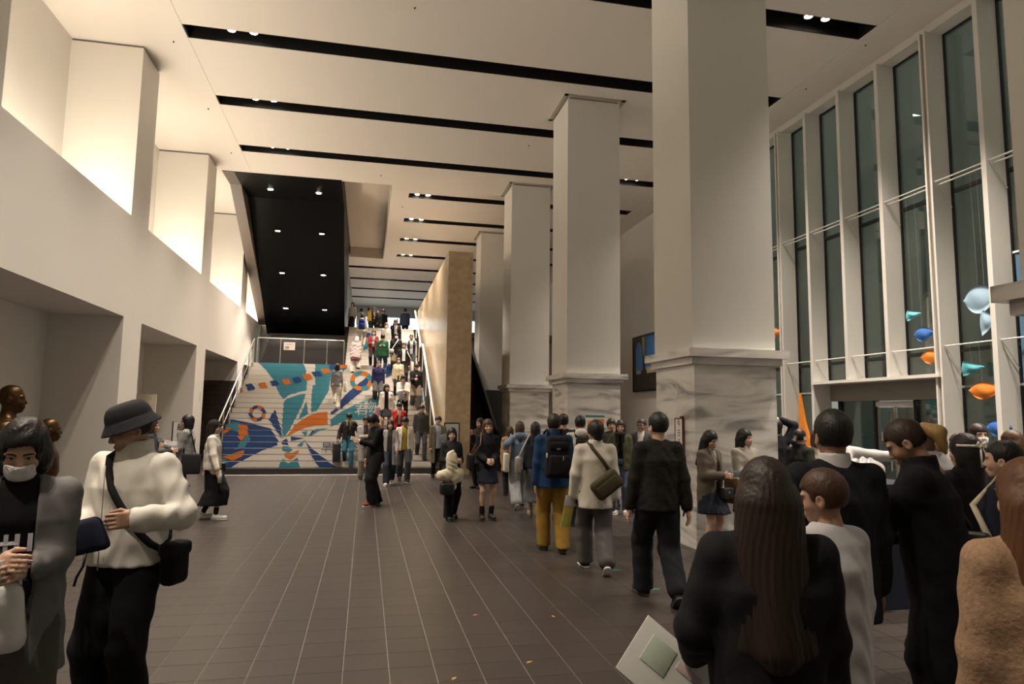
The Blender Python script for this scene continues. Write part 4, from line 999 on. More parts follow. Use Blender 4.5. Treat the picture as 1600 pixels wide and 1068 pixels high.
        for hj, kn, an, f in jl:
            d = smin(d, cone(P, hj, kn, .078, .050), .04); d = smin(d, cone(P, kn, an, .047, .034), .02); mid = kn*.7+an*.3+np.array([0, -.018, 0]); d = smin(d, ell(P, mid, (.046, .048, .10)), .03)
            d = smin(d, cone(P, an-np.array([0, 0, .02]), an+np.array([0, .10, -.05]), .032, .026), .02)
        return d
    allp = np.array([q for a in arms for q in a]+[q for j in jl for q in j[:3]]+[hp, T((0, 0, .9))])
    lo = allp.min(0)-.16; hi = allp.max(0)+.16; lo[2] = min(min(fL[2], fR[2])-.01, lo[2]); hi[2] = max(hp[2]+.06, allp[:, 2].max()+.08)
    bv, bf = surf(body, lo, hi, hv)
    VS = [bv]; FS = [bf]; MI = [np.zeros(len(bf), int)]; nV = len(bv)
    def addpart(v, f, k):
        nonlocal nV
        VS.append(v); FS.append(np.asarray(f)+nV); MI.append(np.full(len(f), k)); nV += len(v)
    toH = lambda v: v@Rh.T+hp
    v, f = get_head(fem, lod); addpart(toH(v), f, 0)
    if lod < 2 or True:
        for (v, f), k in get_face(fem): addpart(toH(v), f, k)
    p.hands = []
    for (a, b, c), kind, sx in zip(arms, (handL, handR), (-1, 1)):
        fw = (c-b)/np.linalg.norm(c-b)
        fwd = np.array([0, 1, .35]) if abs(fw[1]) < .75 else np.array([-sx*.25, .1, 1.0])
        M = frame(-fw, fwd); v, f = get_hand(kind, lod); 
        if sx < 0: v = NOMIR(v); f = f[:, ::-1]
        addpart(v@M.T*1.0+c, f, 0); p.hands.append((c, M, sx))
    me = nmesh('person', toW(np.concatenate(VS))-O, np.concatenate(FS), [skin(tone), m_brow, m_eye, m_lip], np.concatenate(MI))
    root = link('person', me, None, Vector(O)); tag(root, label, cat, group); p.obj = root
    # feet must face outward after mirroring
    def part(name, V, F, m, parent=root):
        o = link(name, nmesh(name, toW(V)-O, F, [m] if not isinstance(m, list) else m), parent); return o
    p.part = part
    # ---- shoes
    sk, sc, so = shoes
    for (hj, kn, an, f), sx in zip(jl, (-1, 1)):
        v, fc = get_shoe(sk, lod); pitch = -R(38) if f[2] > .02 and f[1] < -.1 else 0
        fr = rotz(-sx*R(7))@rotx(pitch); base = np.array([an[0], an[1]+.02, an[2]-.085])
        if pitch: base = base+np.array([0, -.02, .0])
        pl = lambda vv: (vv-np.array([0, 0, .03]))@fr.T+np.array([0, 0, .03])+base
        shoe = part('shoe', pl(v), fc, leather(sc) if sk != 'sneaker' else cloth(sc, .7))
        v, fc = get_sole(lod); part('sole', pl(v), fc, plain(so, .6), shoe)
    if socks:
        zt, scol = socks
        for hj, kn, an, f in jl:
            q = lambda P: smax(cone(P, kn, an, .052, .040), P[:, 2]-f[2]-zt, .006)
            v, fc = surf(q, np.minimum(kn, an)-.08, np.maximum(kn, an)+.08, wv*.7); part('sock', v, fc, cloth(scol))
    # ---- bottoms
    b = bottom or dict(kind='trousers', col=(.02, .02, .022))
    wob = lambda P, amp: amp*(np.sin(P[:, 2]*38+3*np.sin(P[:, 0]*21+P[:, 1]*9))*np.sin(P[:, 0]*17+P[:, 1]*23+1.3))
    if b['kind'] in ('trousers', 'shorts'):
        r0, rk, ra = b.get('r', (.098, .072, .060)); cut = b.get('cut', .055)
        def tr(P):
            Q = (P-org.astype(np.float32))@Rt.astype(np.float32)+V3(0, 0, .96)
            d = ell(P, (0, -.005, pz+.02), (.160, .118, .16)); d = smax(d, Q[:, 2]-1.04, .01)
            for hj, kn, an, f in jl:
                h2 = hj+np.array([np.sign(hj[0])*-.005, 0, 0]); low = an+(an-kn)/np.linalg.norm(an-kn)*(.05 if f[1] > -.1 or f[2] < .02 else -.03)
                g = smin(cone(P, h2, kn, r0, rk), cone(P, kn, low, rk, ra), .02); g = smax(g, (cut+f[2])-P[:, 2], .006) if f[1] > -.1 or f[2] < .02 else g
                d = smin(d, g, .025)
            return d+wob(P, .0035)
        legp = np.array([q for j in jl for q in j[:3]]); v, f = surf(tr, np.minimum(legp.min(0), -.16)-.10, np.maximum(legp.max(0), .14)+.12+np.array([0, 0, .10]), wv)
        part('trousers', v, f, b.get('mat') or cloth(b['col']))
    elif b['kind'] == 'skirt':
        hem = b.get('hem', .55); flare = b.get('flare', .22); pleat = b.get('pleat', 0)
        def skf(P):
            cx = sum(np.interp(P[:, 2], [j[2][2], j[1][2], j[0][2]], [j[2][1], j[1][1], j[0][1]]) for j in jl)/2
            t = np.clip((1.03+dz-P[:, 2])/(1.03-hem), 0, 1); a = .125+(flare-.125)*t**.7; bb = .10+(flare*.80-.10)*t**.7
            spread = np.abs(jl[0][2][1]-jl[1][2][1])*.35*t; bb = bb+spread
            phi = np.arctan2(P[:, 1]-cx, P[:, 0]); a = a*(1+pleat*np.sin(22*phi)*t); bb = bb*(1+pleat*np.sin(22*phi)*t)
            d = (np.sqrt((P[:, 0]/a)**2+((P[:, 1]-cx)/bb)**2)-1)*np.minimum(a, bb)*.9
            return smax(smax(d, P[:, 2]-1.04-dz, .01), hem-P[:, 2], .006)+wob(P, .003)
        v, f = surf(skf, (-flare*1.15-.02, -flare*1.3-.12, hem-.03), (flare*1.15+.02, flare*1.3+.12, 1.10+dz), wv)
        part('skirt', v, f, b.get('mat') or cloth(b['col']))
    # ---- tops
    def make_top(g, name, grow):
        hem = g.get('hem', .88); lo_ = g.get('loose', .0)*.62+grow; sl = g.get('sleeve', 1.0); op = g.get('open', 0.0); col = g.get('collar', 'crew'); fl = g.get('flare', 0)
        ch = (.142 if fem else .160)*wide
        zs = [hem-.05, 1.0, 1.14, 1.28, 1.385, 1.445, 1.48]
        aa = [.150+lo_+fl, .142+lo_, .140+lo_*.95, ch+lo_*.8, ch*.84+lo_*.4, .090+lo_*.25, .052+lo_*.2]; bb = [.118+lo_*.9+fl, .108+lo_*.9, .104+lo_*.9, .112+lo_*.8, .090+lo_*.5, .068+lo_*.25, .050+lo_*.2]
        p.prof = (zs, aa, bb)
        rs = g.get('rs', (.056, .047, .037)); rs = tuple(r+lo_*.42 for r in rs)
        def tp(P):
            Q = (P-org.astype(np.float32))@Rt.astype(np.float32)+V3(0, 0, .96)
            zz = Q[:, 2]; a = np.interp(zz, zs, aa).astype(np.float32); bq = np.interp(zz, zs, bb).astype(np.float32)
            if hem < .8:                                                        # long coats follow the legs a little
                pass
            d = (np.sqrt((Q[:, 0]/a)**2+((Q[:, 1]+.004)/bq)**2)-1)*np.minimum(a, bq)*.92
            d = smax(d, zz-1.475, .02)
            d = smax(d, hem-zz, .008)
            for (A, Bq, C), sx in zip(arms, (-1, 1)):
                d2 = cone(P, T((sx*.05, -.012, 1.418)), A, .036+lo_*.22, rs[0]*.90)
                if sl > 0:
                    d2 = smin(d2, cone(P, A, Bq if sl >= .5 else A+(Bq-A)*max(sl*2, .3), rs[0], rs[1]), .02)
                    if sl > .5: d2 = smin(d2, cone(P, Bq, Bq+(C-Bq)*(.97 if sl >= 1 else (sl-.5)*2), rs[1], rs[2]), .02)
                d = smin(d, d2, .035)
            d = d+wob(P, g.get('wrinkle', .0035))
            if col in ('high', 'shirt', 'hood'):
                rr = np.sqrt(Q[:, 0]**2+(Q[:, 1]+.015)**2); R0 = .066+lo_*.2; top = {'high': 1.525, 'shirt': 1.505, 'hood': 1.50}[col]
                ring = np.maximum(np.abs(rr-R0-(zz-1.45)*(-.1))-.0085, np.maximum(zz-top+.25*np.clip(Q[:, 1], 0, .1), 1.42-zz)); d = smin(d, ring, .012)
                if col == 'hood': d = smin(d, ell(Q, (0, -.105, 1.44), (.105, .060, .075)), .03); d = smin(d, ell(Q, (0, -.02, 1.46), (.098, .09, .035)), .02); d = smax(d, -cone(Q, (0, -.01, 1.44), (0, .0, 1.62), .055, .07), .01)
            else: d = smax(d, -ell(Q, (0, -.005, 1.50), (.062, .062, .050 if col == 'crew' else .075)), .008)
            if col == 'vee' or op: d = smax(d, -np.maximum(np.abs(Q[:, 0])-np.clip((zz-1.22)*.34, 0, .06), .02-Q[:, 1]), .006)
            if op: d = smax(d, -np.maximum(np.maximum(np.abs(Q[:, 0])-op*(1+.35*np.clip(1.2-zz, 0, .5)), .03-Q[:, 1]), zz-1.50), .006)
            return d
        pts = np.array([q for a in arms for q in a]+[T((0, 0, hem)), T((0, 0, 1.5))]); ex = max(aa)+.02
        l2 = np.minimum(pts.min(0)-.10, [-ex, -ex, 9]); h2 = np.maximum(pts.max(0)+.10, [ex, ex, 0])
        l2[2] = min(l2[2]+.02, T((0, 0, hem))[2]-.10); 
        if lean: l2[:2] -= .12; h2[:2] += .12
        v, f = surf(tp, l2, h2, wv)
        return part(name, v, f, g.get('mat') or cloth(g['col']))
    if inner: make_top(inner, inner.get('name', 'shirt'), 0.0)
    if top: p.top = make_top(top, top.get('name', 'jacket' if top.get('open') else 'sweater'), .016 if inner else .004)
    # ---- hair and head wear
    if hair:
        v, f = get_hair(hair, lod); part('hair', toH(v), f, hairmat(haircol))
    if hat:
        v, f = get_hat(hat[0], lod); part('hat', toH(v), f, cloth(hat[1]))
    if mask:
        v, f = lib(('mask', lod), mask_fn, (-.07, .0, -.04), (.07, .14, .08), .004); part('face_mask', toH(v), f, cloth((.78, .78, .80)))
    if glasses:
        q = MB()
        for sx in (-1, 1):
            q.tube([toH(np.array([sx*.031+.023*math.cos(t), .102, .084+.017*math.sin(t)])) for t in np.linspace(0, 6.283, 13)[:-1]], .0022, 5, closed=True)
            q.tube([toH(np.array([sx*.054, .100, .088])), toH(np.array([sx*.079, .0, .078]))], .002, 5)
        q.tube([toH(np.array([-.008, .106, .086])), toH(np.array([.008, .106, .086]))], .002, 5)
        part('glasses', np.array(q.v), np.array([f for f in q.f if len(f) == 4]), m_black)
    if scarf:
        def sc_(P):
            Q = (P-hp.astype(np.float32))@Rt.astype(np.float32); r = np.sqrt(Q[:, 0]**2+(Q[:, 1]+.0)**2)
            d = np.sqrt((r-.078)**2+((Q[:, 2]+.045)*.7)**2)-.032
            d = smin(d, rbx(Q, (.055, .115, -.22), (.035, .016, .20), .012), .02); return smin(d, rbx(Q, (-.055, .115, -.18), (.035, .016, .16), .012), .02)+wob(P, .004)
        v, f = surf(sc_, hp-np.array([.2, .2, .5]), hp+np.array([.2, .25, .12]), wv); part('scarf', v, f, cloth(scarf))
    p.toH = lambda q: Vector(toW(toH(np.asarray(q, float)[None]))[0]); p.Rh = Rw@Rh; p.toW = toW
    p.hand = lambda sx, off=(0, 0, -.09): Vector(toW((np.asarray(off, float)*np.array([sx, 1, 1]))@p.hands[0 if sx < 0 else 1][1].T+p.hands[0 if sx < 0 else 1][0]))
    return p
# ------------------------------------------------------------------ things people carry
def strap(p, hip_side, zhip, off, m, parent, width=.018, sh=.085, yhip=.02):
    """closed band: hip on one side, over the other shoulder, down the back (world coordinates under parent)"""
    zs, aa, bb = p.prof; pts = []
    for sgn in (1, -1):
        seq = np.linspace(0, 1, 15) if sgn > 0 else np.linspace(1, 0, 15)[1:-1]
        for t in seq:
            z = zhip+(1.452-zhip)*t; A = float(np.interp(z, zs, aa)); Bb = float(np.interp(z, zs, bb))
            x = hip_side*(1-t)*(float(np.interp(zhip, zs, aa))+.008)-hip_side*sh*t
            yb = (Bb+.010)*math.sqrt(max(.0, 1-(x/(A+.010))**2))
            if t > .85: yb = max(yb, .035*(1-t)/.15+.03)
            if t > .99: yb = 0
            pts.append(p.WT((x, sgn*yb-.004, z+(.018 if t > .9 else 0))))
    q = MB(); q.tube(pts, width, 6, None, flat=(.35, 1), closed=True)
    return q.obj('strap', m, parent, loc=-wloc(parent), smooth=True)
def strap_line(p, pts, m, parent, width=.010, torso=True, name='strap'):
    q = MB(); q.tube([(p.WT(a) if torso else p.W(a)) for a in pts], width, 6); return q.obj(name, m, parent, loc=-wloc(parent), smooth=True)
def bag(p, name, label, cat, c, size, m, r=.03, tilt=(0, 0, 0), taper=1.0, torso=True, group=None, turn=0):
    o = link(name, rbox_mesh(*size, min(r, min(size)*.45), m, 3, name, taper)); o.location = p.WT(c) if torso else p.W(c)
    o.rotation_euler = (R(tilt[0]), R(tilt[1]), -R(p.face)+R(tilt[2])+R(turn)); tag(o, label, cat, group); return o
def sub(o, name, c, size, m, r=.005):
    q = link(name, rbox_mesh(*size, min(r, min(size)*.4), m, 2, name), o); q.location = c; return q
def phone(p, sx, label, screen=(.25, .32, .36), off=(-.026, .02, -.095), rot=None, glow=.25, col=(.02, .02, .022)):
    c, M, s_ = p.hands[0 if sx < 0 else 1]; w = p.hand(sx, (off[0], off[1], off[2]-.03)); Mw = p.Rw@M
    o = link('phone', rbox_mesh(.009, .072, .15, .003, plain(col, .3), 2, 'phone')); o.location = w
    Mm = Matrix([[Mw[i][j] for j in range(3)] for i in range(3)]); o.rotation_mode = 'QUATERNION'; o.rotation_quaternion = Mm.to_quaternion()
    if rot: o.rotation_quaternion = o.rotation_quaternion @ Matrix.Rotation(R(rot[1]), 3, rot[0]).to_quaternion()
    tag(o, label, 'phone'); q = link('screen', rbox_mesh(.002, .066, .14, .0005, mat('screen_%d' % int(screen[0]*100), (.05, .05, .05), .2, emit=(screen, glow)), 1, 'screen'), o); q.location = (-.0052*sx, 0, 0)
    return o
def backpack(p, label, col, size=(.30, .16, .45), zc=1.20, y=-.19, pocket=True, off=0.02):
    m = cloth(col); o = bag(p, 'backpack', label, 'backpack', (0, y-size[1]*.3, zc), size, m, .055, taper=.86)
    if pocket:
        sub(o, 'front_pocket', (0, -size[1]*.5-.012, -size[2]*.18), (size[0]*.78, .06, size[2]*.46), m, .025); sub(o, 'top_pocket', (0, -size[1]*.42, size[2]*.26), (size[0]*.7, .05, size[2]*.2), m, .02)
        sub(o, 'zip_pull', (.04, -size[1]*.5-.047, -.01), (.008, .006, .05), plain((.5, .5, .5), .4))
    for sx in (-1, 1): 
        q = strap_line(p, [(sx*.09, -.13, 1.38), (sx*.10, -.06, 1.465+off), (sx*.105, .06, 1.43+off), (sx*.12, .135+off, 1.28), (sx*.15, .10+off, 1.12), (sx*.17, -.02, 1.04), (sx*.12, -.14, 1.02)], m, o, .016)
        q.matrix_parent_inverse = Matrix(); fix(q, o)
    return o
def fix(q, o):
    """child meshes given in world coordinates under a rotated parent"""
    bpy.context.view_layer.update()
    q.location = (0, 0, 0); q.matrix_parent_inverse = o.matrix_world.inverted()
def wpart(o, name, q, m):
    c = q.obj(name, m, o, smooth=True); fix(c, o); return c
_strap0 = strap
def strap(p, *a, **k): s_ = _strap0(p, *a, **k); fix(s_, s_.parent); return s_
_line0 = strap_line
def strap_line(p, *a, **k): s_ = _line0(p, *a, **k); fix(s_, s_.parent); return s_
BLK = (.010, .010, .011); DGR = (.030, .030, .032); WHT = (.66, .63, .58); CRM = (.56, .50, .41); NAV = (.012, .018, .045); KHA = (.13, .105, .065)
SN = ('sneaker', (.62, .60, .58), (.70, .68, .65)); BS = ('sneaker', (.015, .015, .016), (.03, .03, .03)); BSW = ('sneaker', (.02, .02, .022), (.62, .60, .56)); LF = ('boot', (.012, .012, .012), (.01, .01, .01))
TRB = dict(kind='trousers', col=BLK)
def tr(col, r=(.098, .074, .062), **k): return dict(kind='trousers', col=col, r=r, **k)
TONE = (0.56, 0.36, 0.26); TONE2 = (0.46, 0.285, 0.195); TONE3 = (0.36, 0.21, 0.14)

# ---- the two nearest on the left
p = person('person in a grey cardigan and white face mask looking down at a phone', -1.435, 3.34, face=160, H=1.66, sex='f', wide=1.16, lod=0, armR=(.03, .27, 1.14), armL=(.05, .26, 1.11), handL='hold', handR='point', hpitch=22, hyaw=4,
           hair='wavy', haircol=HB, mask=True, tone=TONE, top=dict(col=(.155, .150, .150), hem=.62, loose=.06, open=.07, collar='vee', name='cardigan', flare=.015), inner=dict(col=(.008, .008, .009), hem=.85, loose=.03, name='t_shirt'),
           bottom=tr((.085, .078, .072), (.115, .098, .090)), group='people standing near the left wall')
# print on the t-shirt
q = MB()
def shirt_quad(q, x0, x1, z0, z1, m, yo=.158, sk=0):
    q.add([p.WT((x0, yo, z0)), p.WT((x1, yo, z0)), p.WT((x1+sk, yo-.004, z1)), p.WT((x0+sk, yo-.004, z1))], [(3, 2, 1, 0)], m)
pw, pb = plain((.62, .62, .66)), plain((.05, .09, .28))
for x, w_ in ((-.065, .018), (-.02, .018), (.02, .016), (.055, .016)): shirt_quad(q, x, x+w_, 1.16, 1.235, pw)
shirt_quad(q, -.015, .05, 1.19, 1.205, pw, sk=.006)
for k, (x, z_) in enumerate(((-.07, 1.10), (-.03, 1.10), (.02, 1.095), (-.06, 1.04), (.0, 1.03), (.04, 1.03))): shirt_quad(q, x, x+.026, z_, z_+.045, pb if k % 2 else pw, .160, .012)
o = q.obj('shirt_print', None, p.obj, loc=-wloc(p.obj))
phone(p, -1, 'pale phone held flat by the person in the white mask', (.5, .45, .42), (-.02, .02, -.09), None, .1, (.5, .46, .44))
o = bag(p, 'plastic_bag', 'white plastic carrier bag hanging from the arm of the masked person', 'bag', (.02, .29, .93), (.20, .12, .27), mat('white_plastic', (.62, .62, .63), .35, noise=(7, .1), bump=(22, .9)), .05, taper=.72)
strap_line(p, [(-.04, .29, 1.05), (-.03, .27, 1.12), (.03, .27, 1.13), (.07, .29, 1.05)], mat('white_plastic', (.62, .62, .63), .35), o, .009)
o = bag(p, 'shoulder_bag', 'blue denim bag at the hip of the masked person', 'bag', (.26, .12, .84), (.10, .22, .24), cloth((.045, .085, .17)), .04); sub(o, 'belt', (0, 0, .07), (.104, .225, .035), leather(BLK), .008)

p = person('person in a white fleece jacket and black bucket hat examining a pouch', -1.185, 3.96, face=203, H=1.75, wide=1.05, lod=0, armR=(.11, .27, 1.09), armL=(.24, .25, 1.16), handR='hold', handL='grip', hpitch=22, hyaw=38,
           hair='crop', haircol=HB, hat=('bucket', (.022, .022, .026)), tone=TONE3, top=dict(col=(.66, .63, .57), hem=.90, loose=.06, collar='high', name='fleece_jacket', wrinkle=.006), inner=dict(col=BLK, hem=1.0, collar='high'), bottom=tr((.006, .006, .008), (.108, .086, .076)),
           shoes=BS, group='people standing near the left wall')
P2 = p
q = MB(); q.tube([p.WT((.0, .19+.0*t, 1.40-.5*t)) for t in np.linspace(0, 1, 6)], .003, 5); wpart(p.obj, 'zip', q, plain((.4, .38, .35)))
o = bag(p, 'drawstring_pouch', 'dark navy drawstring pouch held open in both hands', 'bag', (-.06, .35, 1.09), (.25, .07, .16), cloth((.010, .014, .028)), .03, tilt=(0, 14, 0), taper=.75)
strap_line(p, [(-.10, .38, 1.02), (-.11, .40, .97), (-.08, .40, .92), (-.07, .40, .88)], plain(BLK), o, .006, name='cord')
o = bag(p, 'crossbody_bag', 'small black crossbody bag at the hip of the bucket hat wearer', 'bag', (-.26, -.02, .90), (.09, .15, .20), cloth((.010, .010, .009)), .035); sub(o, 'flap', (0, 0, .08), (.098, .155, .07), cloth((.014, .014, .012)), .02); strap(p, -1, .98, .075, cloth(BLK), o, .020)

# ---- by the left wall
p = person('person in a white sweatshirt, black cap and long black skirt walking', -2.33, 11.62, face=92, H=1.57, sex='f', lod=1, stance='smallR', armR=(.25, .14, .84), armL='back', handR='hold', hair='longback', haircol=HD, hat=('cap', (.012, .012, .014)), tone=TONE,
           top=dict(col=(.66, .62, .56), hem=.86, loose=.05, name='sweatshirt'), bottom=dict(kind='skirt', col=(.008, .008, .009), hem=.24, flare=.20), shoes=SN, socks=(.22, BLK), group='people near the left wall')
o = link('drink_bottle', MB().lathe([(.001, 0), (.032, 0), (.034, .10), (.028, .14), (.014, .16), (.014, .18), (.001, .18)], 12, mat('clear_plastic', (.5, .5, .5), .15)).mesh('drink_bottle', None, True), loc=p.hand(1, (-.02, .02, -.10))-Vector((0, 0, .13))); tag(o, 'clear plastic drink bottle in the hand of the capped walker', 'bottle')
o = bag(p, 'handbag', 'small black handbag behind the long black skirt', 'bag', (-.215, .06, .88), (.08, .2, .16), leather(BLK), .03); strap(p, -1, .95, .06, leather(BLK), o, .008)
p = person('person in a patterned shawl and short dark hair holding a phone', -2.98, 12.6, face=262, H=1.63, sex='f', wide=1.1, lod=1, armR=(.08, .34, 1.20), armL='phone', handR='hold', hair='bob', haircol=HB, glasses=True, tone=TONE, top=dict(col=(.07, .075, .085), hem=.82, loose=.05, open=.04, name='shawl', mat=mat('shawl_pattern', (.25, .25, .25), .9, noise=(42, .95))), inner=dict(col=(.05, .055, .07), hem=.75, loose=.03),
           bottom=tr((.015, .015, .018), (.10, .085, .08)), shoes=('sneaker', (.16, .07, .03), (.05, .04, .03)), group='people near the left wall')
phone(p, 1, 'dark phone raised by the shawl wearer', off=(-.025, .03, -.10))
o = bag(p, 'tote_bag', 'black patterned tote bag hanging behind the shawl wearer', 'bag', (-.22, -.12, .85), (.09, .30, .34), cloth((.02, .02, .025)), .03); strap_line(p, [(-.2, -.2, 1.0), (-.17, -.08, 1.44), (-.17, .02, 1.44), (-.2, -.0, 1.0)], cloth(BLK), o, .01)
p = person('person with shiny brown hair in a dark top facing the shawl wearer', -3.22, 11.5, face=75, H=1.58, sex='f', lod=1, armR='phone', handR='hold', hair='bob', haircol=HBR, tone=TONE, top=dict(col=(.03, .03, .034), hem=.85, loose=.03), bottom=TRB, group='people near the left wall')

# ---- middle of the floor
p = person('person all in black with red sneakers standing beside the stairs', 0.22, 12.95, face=245, H=1.71, lod=1, stance='smallL', feet=((-.09, .10, 0), (.10, -.08, 0)), armR=(.14, .10, .88), armL=(.02, .30, 1.20), handL='hold', hpitch=34, hair='bowl', haircol=HB, tone=TONE2, lean=4, top=dict(col=(.006, .006, .007), hem=.80, loose=.045), bottom=tr((.008, .008, .009), (.118, .11, .10)), shoes=('sneaker', (.20, .022, .022), (.55, .50, .47)), group='people crossing the hall')
phone(p, -1, 'phone with a pale case held by the person with red sneakers', off=(-.025, .03, -.10), col=(.4, .38, .38))
p = person('person in a dark sweater carrying a cream coat over the arm', 1.40, 11.14, face=165, H=1.49, sex='f', lod=1, stance='smallR', armR=(.06, .20, 1.12), armL=(.10, .20, 1.10), handL='hold', hyaw=22, hair='long', haircol=HB, tone=TONE, top=dict(col=(.018, .018, .022), hem=.86, loose=.05), bottom=tr((.008, .008, .009), (.105, .095, .09)), shoes=LF, group='people crossing the hall')
def coat_fn(P):
    d = ell(P, (0, 0, .06), (.10, .065, .19)); d = smin(d, ell(P, (-.14, 0, -.14), (.12, .08, .085)), .05); d = smin(d, ell(P, (-.02, .03, -.16), (.12, .07, .11)), .05)
    d = smin(d, ell(P, (.12, .0, -.14), (.09, .065, .11)), .05); d = smin(d, cone(P, (.05, .03, -.1), (.06, .03, -.34), .065, .045), .04)
    return d+.008*np.sin(40*P[:, 0]+9*np.sin(11*P[:, 2]))*np.sin(19*P[:, 1]+7*P[:, 2])+.005*np.sin(60*P[:, 0]+12*P[:, 2])
v, f = surf(coat_fn, (-.28, -.1, -.42), (.26, .12, .28), .014)
o = link('folded_coat', nmesh('folded_coat', v, f, [cloth((.66, .60, .44))])); o.location = p.WT((.10, .26, 1.02)); o.rotation_euler.z = -R(165)+R(180); tag(o, 'cream coat draped over the arm of a dark sweater wearer', 'coat')
o = bag(p, 'handbag', 'round black handbag under the draped cream coat', 'bag', (.20, .30, .62), (.24, .12, .20), leather(BLK), .055); strap_line(p, [(.12, .30, .70), (.13, .22, 1.02), (.2, .22, 1.02), (.28, .30, .70)], leather(BLK), o, .008)
p = person('long haired person in a black jacket, miniskirt and ankle boots', 1.98, 11.06, face=178, H=1.63, sex='f', lod=1, armR='waist', armL='waist', handR='hold', handL='hold', hair='long', haircol=HBR, tone=TONE, top=dict(col=(.008, .009, .013), hem=.82, loose=.045, collar='shirt', name='jacket'), bottom=dict(kind='skirt', col=(.012, .016, .032), hem=.62, flare=.19), shoes=LF, socks=(.24, (.012, .012, .012)), group='people crossing the hall')
for sx, j in ((-1, 0), (1, 1)): pass
o = bag(p, 'shoulder_bag', 'black shoulder bag with tan strap on the miniskirt wearer', 'bag', (.29, -.05, .98), (.10, .26, .26), leather(BLK), .03); strap_line(p, [(.28, .05, 1.08), (.15, .12, 1.28), (.12, .02, 1.475), (.18, -.1, 1.28), (.28, -.13, 1.09)], leather((.16, .07, .025)), o, .012)

# ---- foot of the stairs
G = 'people leaving the stairs'
p = person('person in a white jacket over a mustard shirt stepping off the stairs', 0.98, 17.3, face=178, H=1.64, lod=2, stance='walkL', armR='pocket', armL='down', handL='hold', hpitch=12, hair='fluffy', haircol=HB, tone=TONE2, top=dict(col=(.62, .58, .52), hem=.84, loose=.05, open=.065, collar='shirt'), inner=dict(col=(.36, .24, .035), hem=.86, loose=.02), bottom=tr((.055, .055, .06), (.10, .085, .075)), shoes=BSW, group=G)
o = link('water_bottle', MB().lathe([(.001, 0), (.03, 0), (.03, .14), (.012, .17), (.012, .19), (.001, .19)], 10, mat('blue_plastic', (.3, .38, .48), .2)).mesh('water_bottle'), loc=p.hand(-1, (-.02, .02, -.10))-Vector((0, 0, .15))); tag(o, 'plastic water bottle held by the mustard shirt wearer', 'bottle')
p = person('person in a pale grey long cardigan and dark jeans leaving the stairs', 0.60, 16.6, face=182, H=1.57, sex='f', lod=2, stance='walkR', armL='fwd', hair='bob', haircol=HD, tone=TONE, top=dict(col=(.30, .28, .26), hem=.55, loose=.04, open=.06), inner=dict(col=(.05, .05, .055)), bottom=tr((.03, .035, .05), (.10, .09, .085)), shoes=SN, group=G)
p = person('person in a long olive coat carrying a folder at the stone wall', 1.92, 18.3, face=176, H=1.65, lod=2, stance='smallL', armR='down', armL='carry', handL='hold', hyaw=12, hair='fluffy', haircol=HD, tone=TONE, top=dict(col=(.115, .10, .065), hem=.42, loose=.05, open=.07, collar='shirt', name='coat'), inner=dict(col=(.30, .32, .40), hem=.82, loose=.03), bottom=TRB, shoes=BS, group=G)
o = bag(p, 'folder', 'dark folder with white papers under the olive coat arm', 'folder', (-.14, .38, 1.12), (.26, .03, .20), plain((.10, .11, .10)), .006, tilt=(20, 15, 0)); sub(o, 'papers', (0, -.02, -.03), (.24, .012, .17), plain((.6, .6, .58)), .002)
p = person('person in a grey waistcoat and beige trousers at the stair foot', 0.02, 18.1, face=170, H=1.62, lod=2, armR='phone', armL='down', handR='hold', hpitch=20, hair='short', haircol=HB, tone=TONE2, top=dict(col=(.30, .29, .28), hem=.82, loose=.04, open=.05), inner=dict(col=(.05, .04, .035), loose=.02), bottom=tr((.25, .23, .20), (.10, .085, .08)), shoes=BS, group=G)
phone(p, 1, 'phone in the hand of the grey waistcoat wearer', off=(-.025, .03, -.10))
# ---- on the stairs
G = 'people on the mural stairs'
def onst(label, x, y, z, **k):
    k.setdefault('face', 178); k.setdefault('lod', 2); k.setdefault('group', G); k.setdefault('stance', 'downL'); k.setdefault('tone', TONE2)
    n = round(z/RI); r = ST0+TR*(n-1) if n <= N1 else F2Y+TR*(n-N1-1)      # riser line of the tread stood on
    s_ = k['H']/1.72; w = .085 if k.get('sex') == 'f' else .095; dz = RI/s_
    k['feet'] = {'upR': ((-w, -.12, 0), (w, .19/s_, dz)), 'upL': ((-w, .19/s_, dz), (w, -.12, 0)), 'downL': ((-w, .21/s_, -dz), (w, -.10, 0)), 'downR': ((-w, -.10, 0), (w, .21/s_, -dz))}[k['stance']]
    return person(label, x, r+(.23 if k['stance'].startswith('up') else .08), n*RI, **k)
p = onst('person in teal jeans and a scarf carrying a suitcase down the stairs', -.44, 19.95, .33, H=1.56, hpitch=28, armR=(.30, .05, .92), handR='grip', armL=(.36, .04, .95), hair='fluffy', scarf=(.24, .25, .19), top=dict(col=(.022, .018, .016), hem=.78, loose=.06, open=.03), inner=dict(col=(.02, .02, .02)), bottom=tr((.022, .115, .175)), shoes=BS)
sc_ = empty('suitcase', p.WT((.34, .06, .50)), rz=-R(178)); tag(sc_, 'small black suitcase with a white tag carried down the stairs', 'suitcase')
link('shell', rbox_mesh(.22, .34, .52, .04, plain((.014, .016, .022), .45), 3, 'shell'), sc_); MB().tube([(0, -.08, .24), (0, -.08, .33), (0, .08, .33), (0, .08, .24)], .01, 6).obj('handle', m_black, sc_)
link('luggage_tag', boxmesh(.005, .12, .16, plain((.6, .6, .58))), sc_, (.115, -.05, .14))
for a in (-1, 1):
    for b_ in (-1, 1): MB().lathe([(.02, -.01), (.02, .01)], 8, m_black).obj('wheel', None, sc_, (a*.08, b_*.12, -.27))
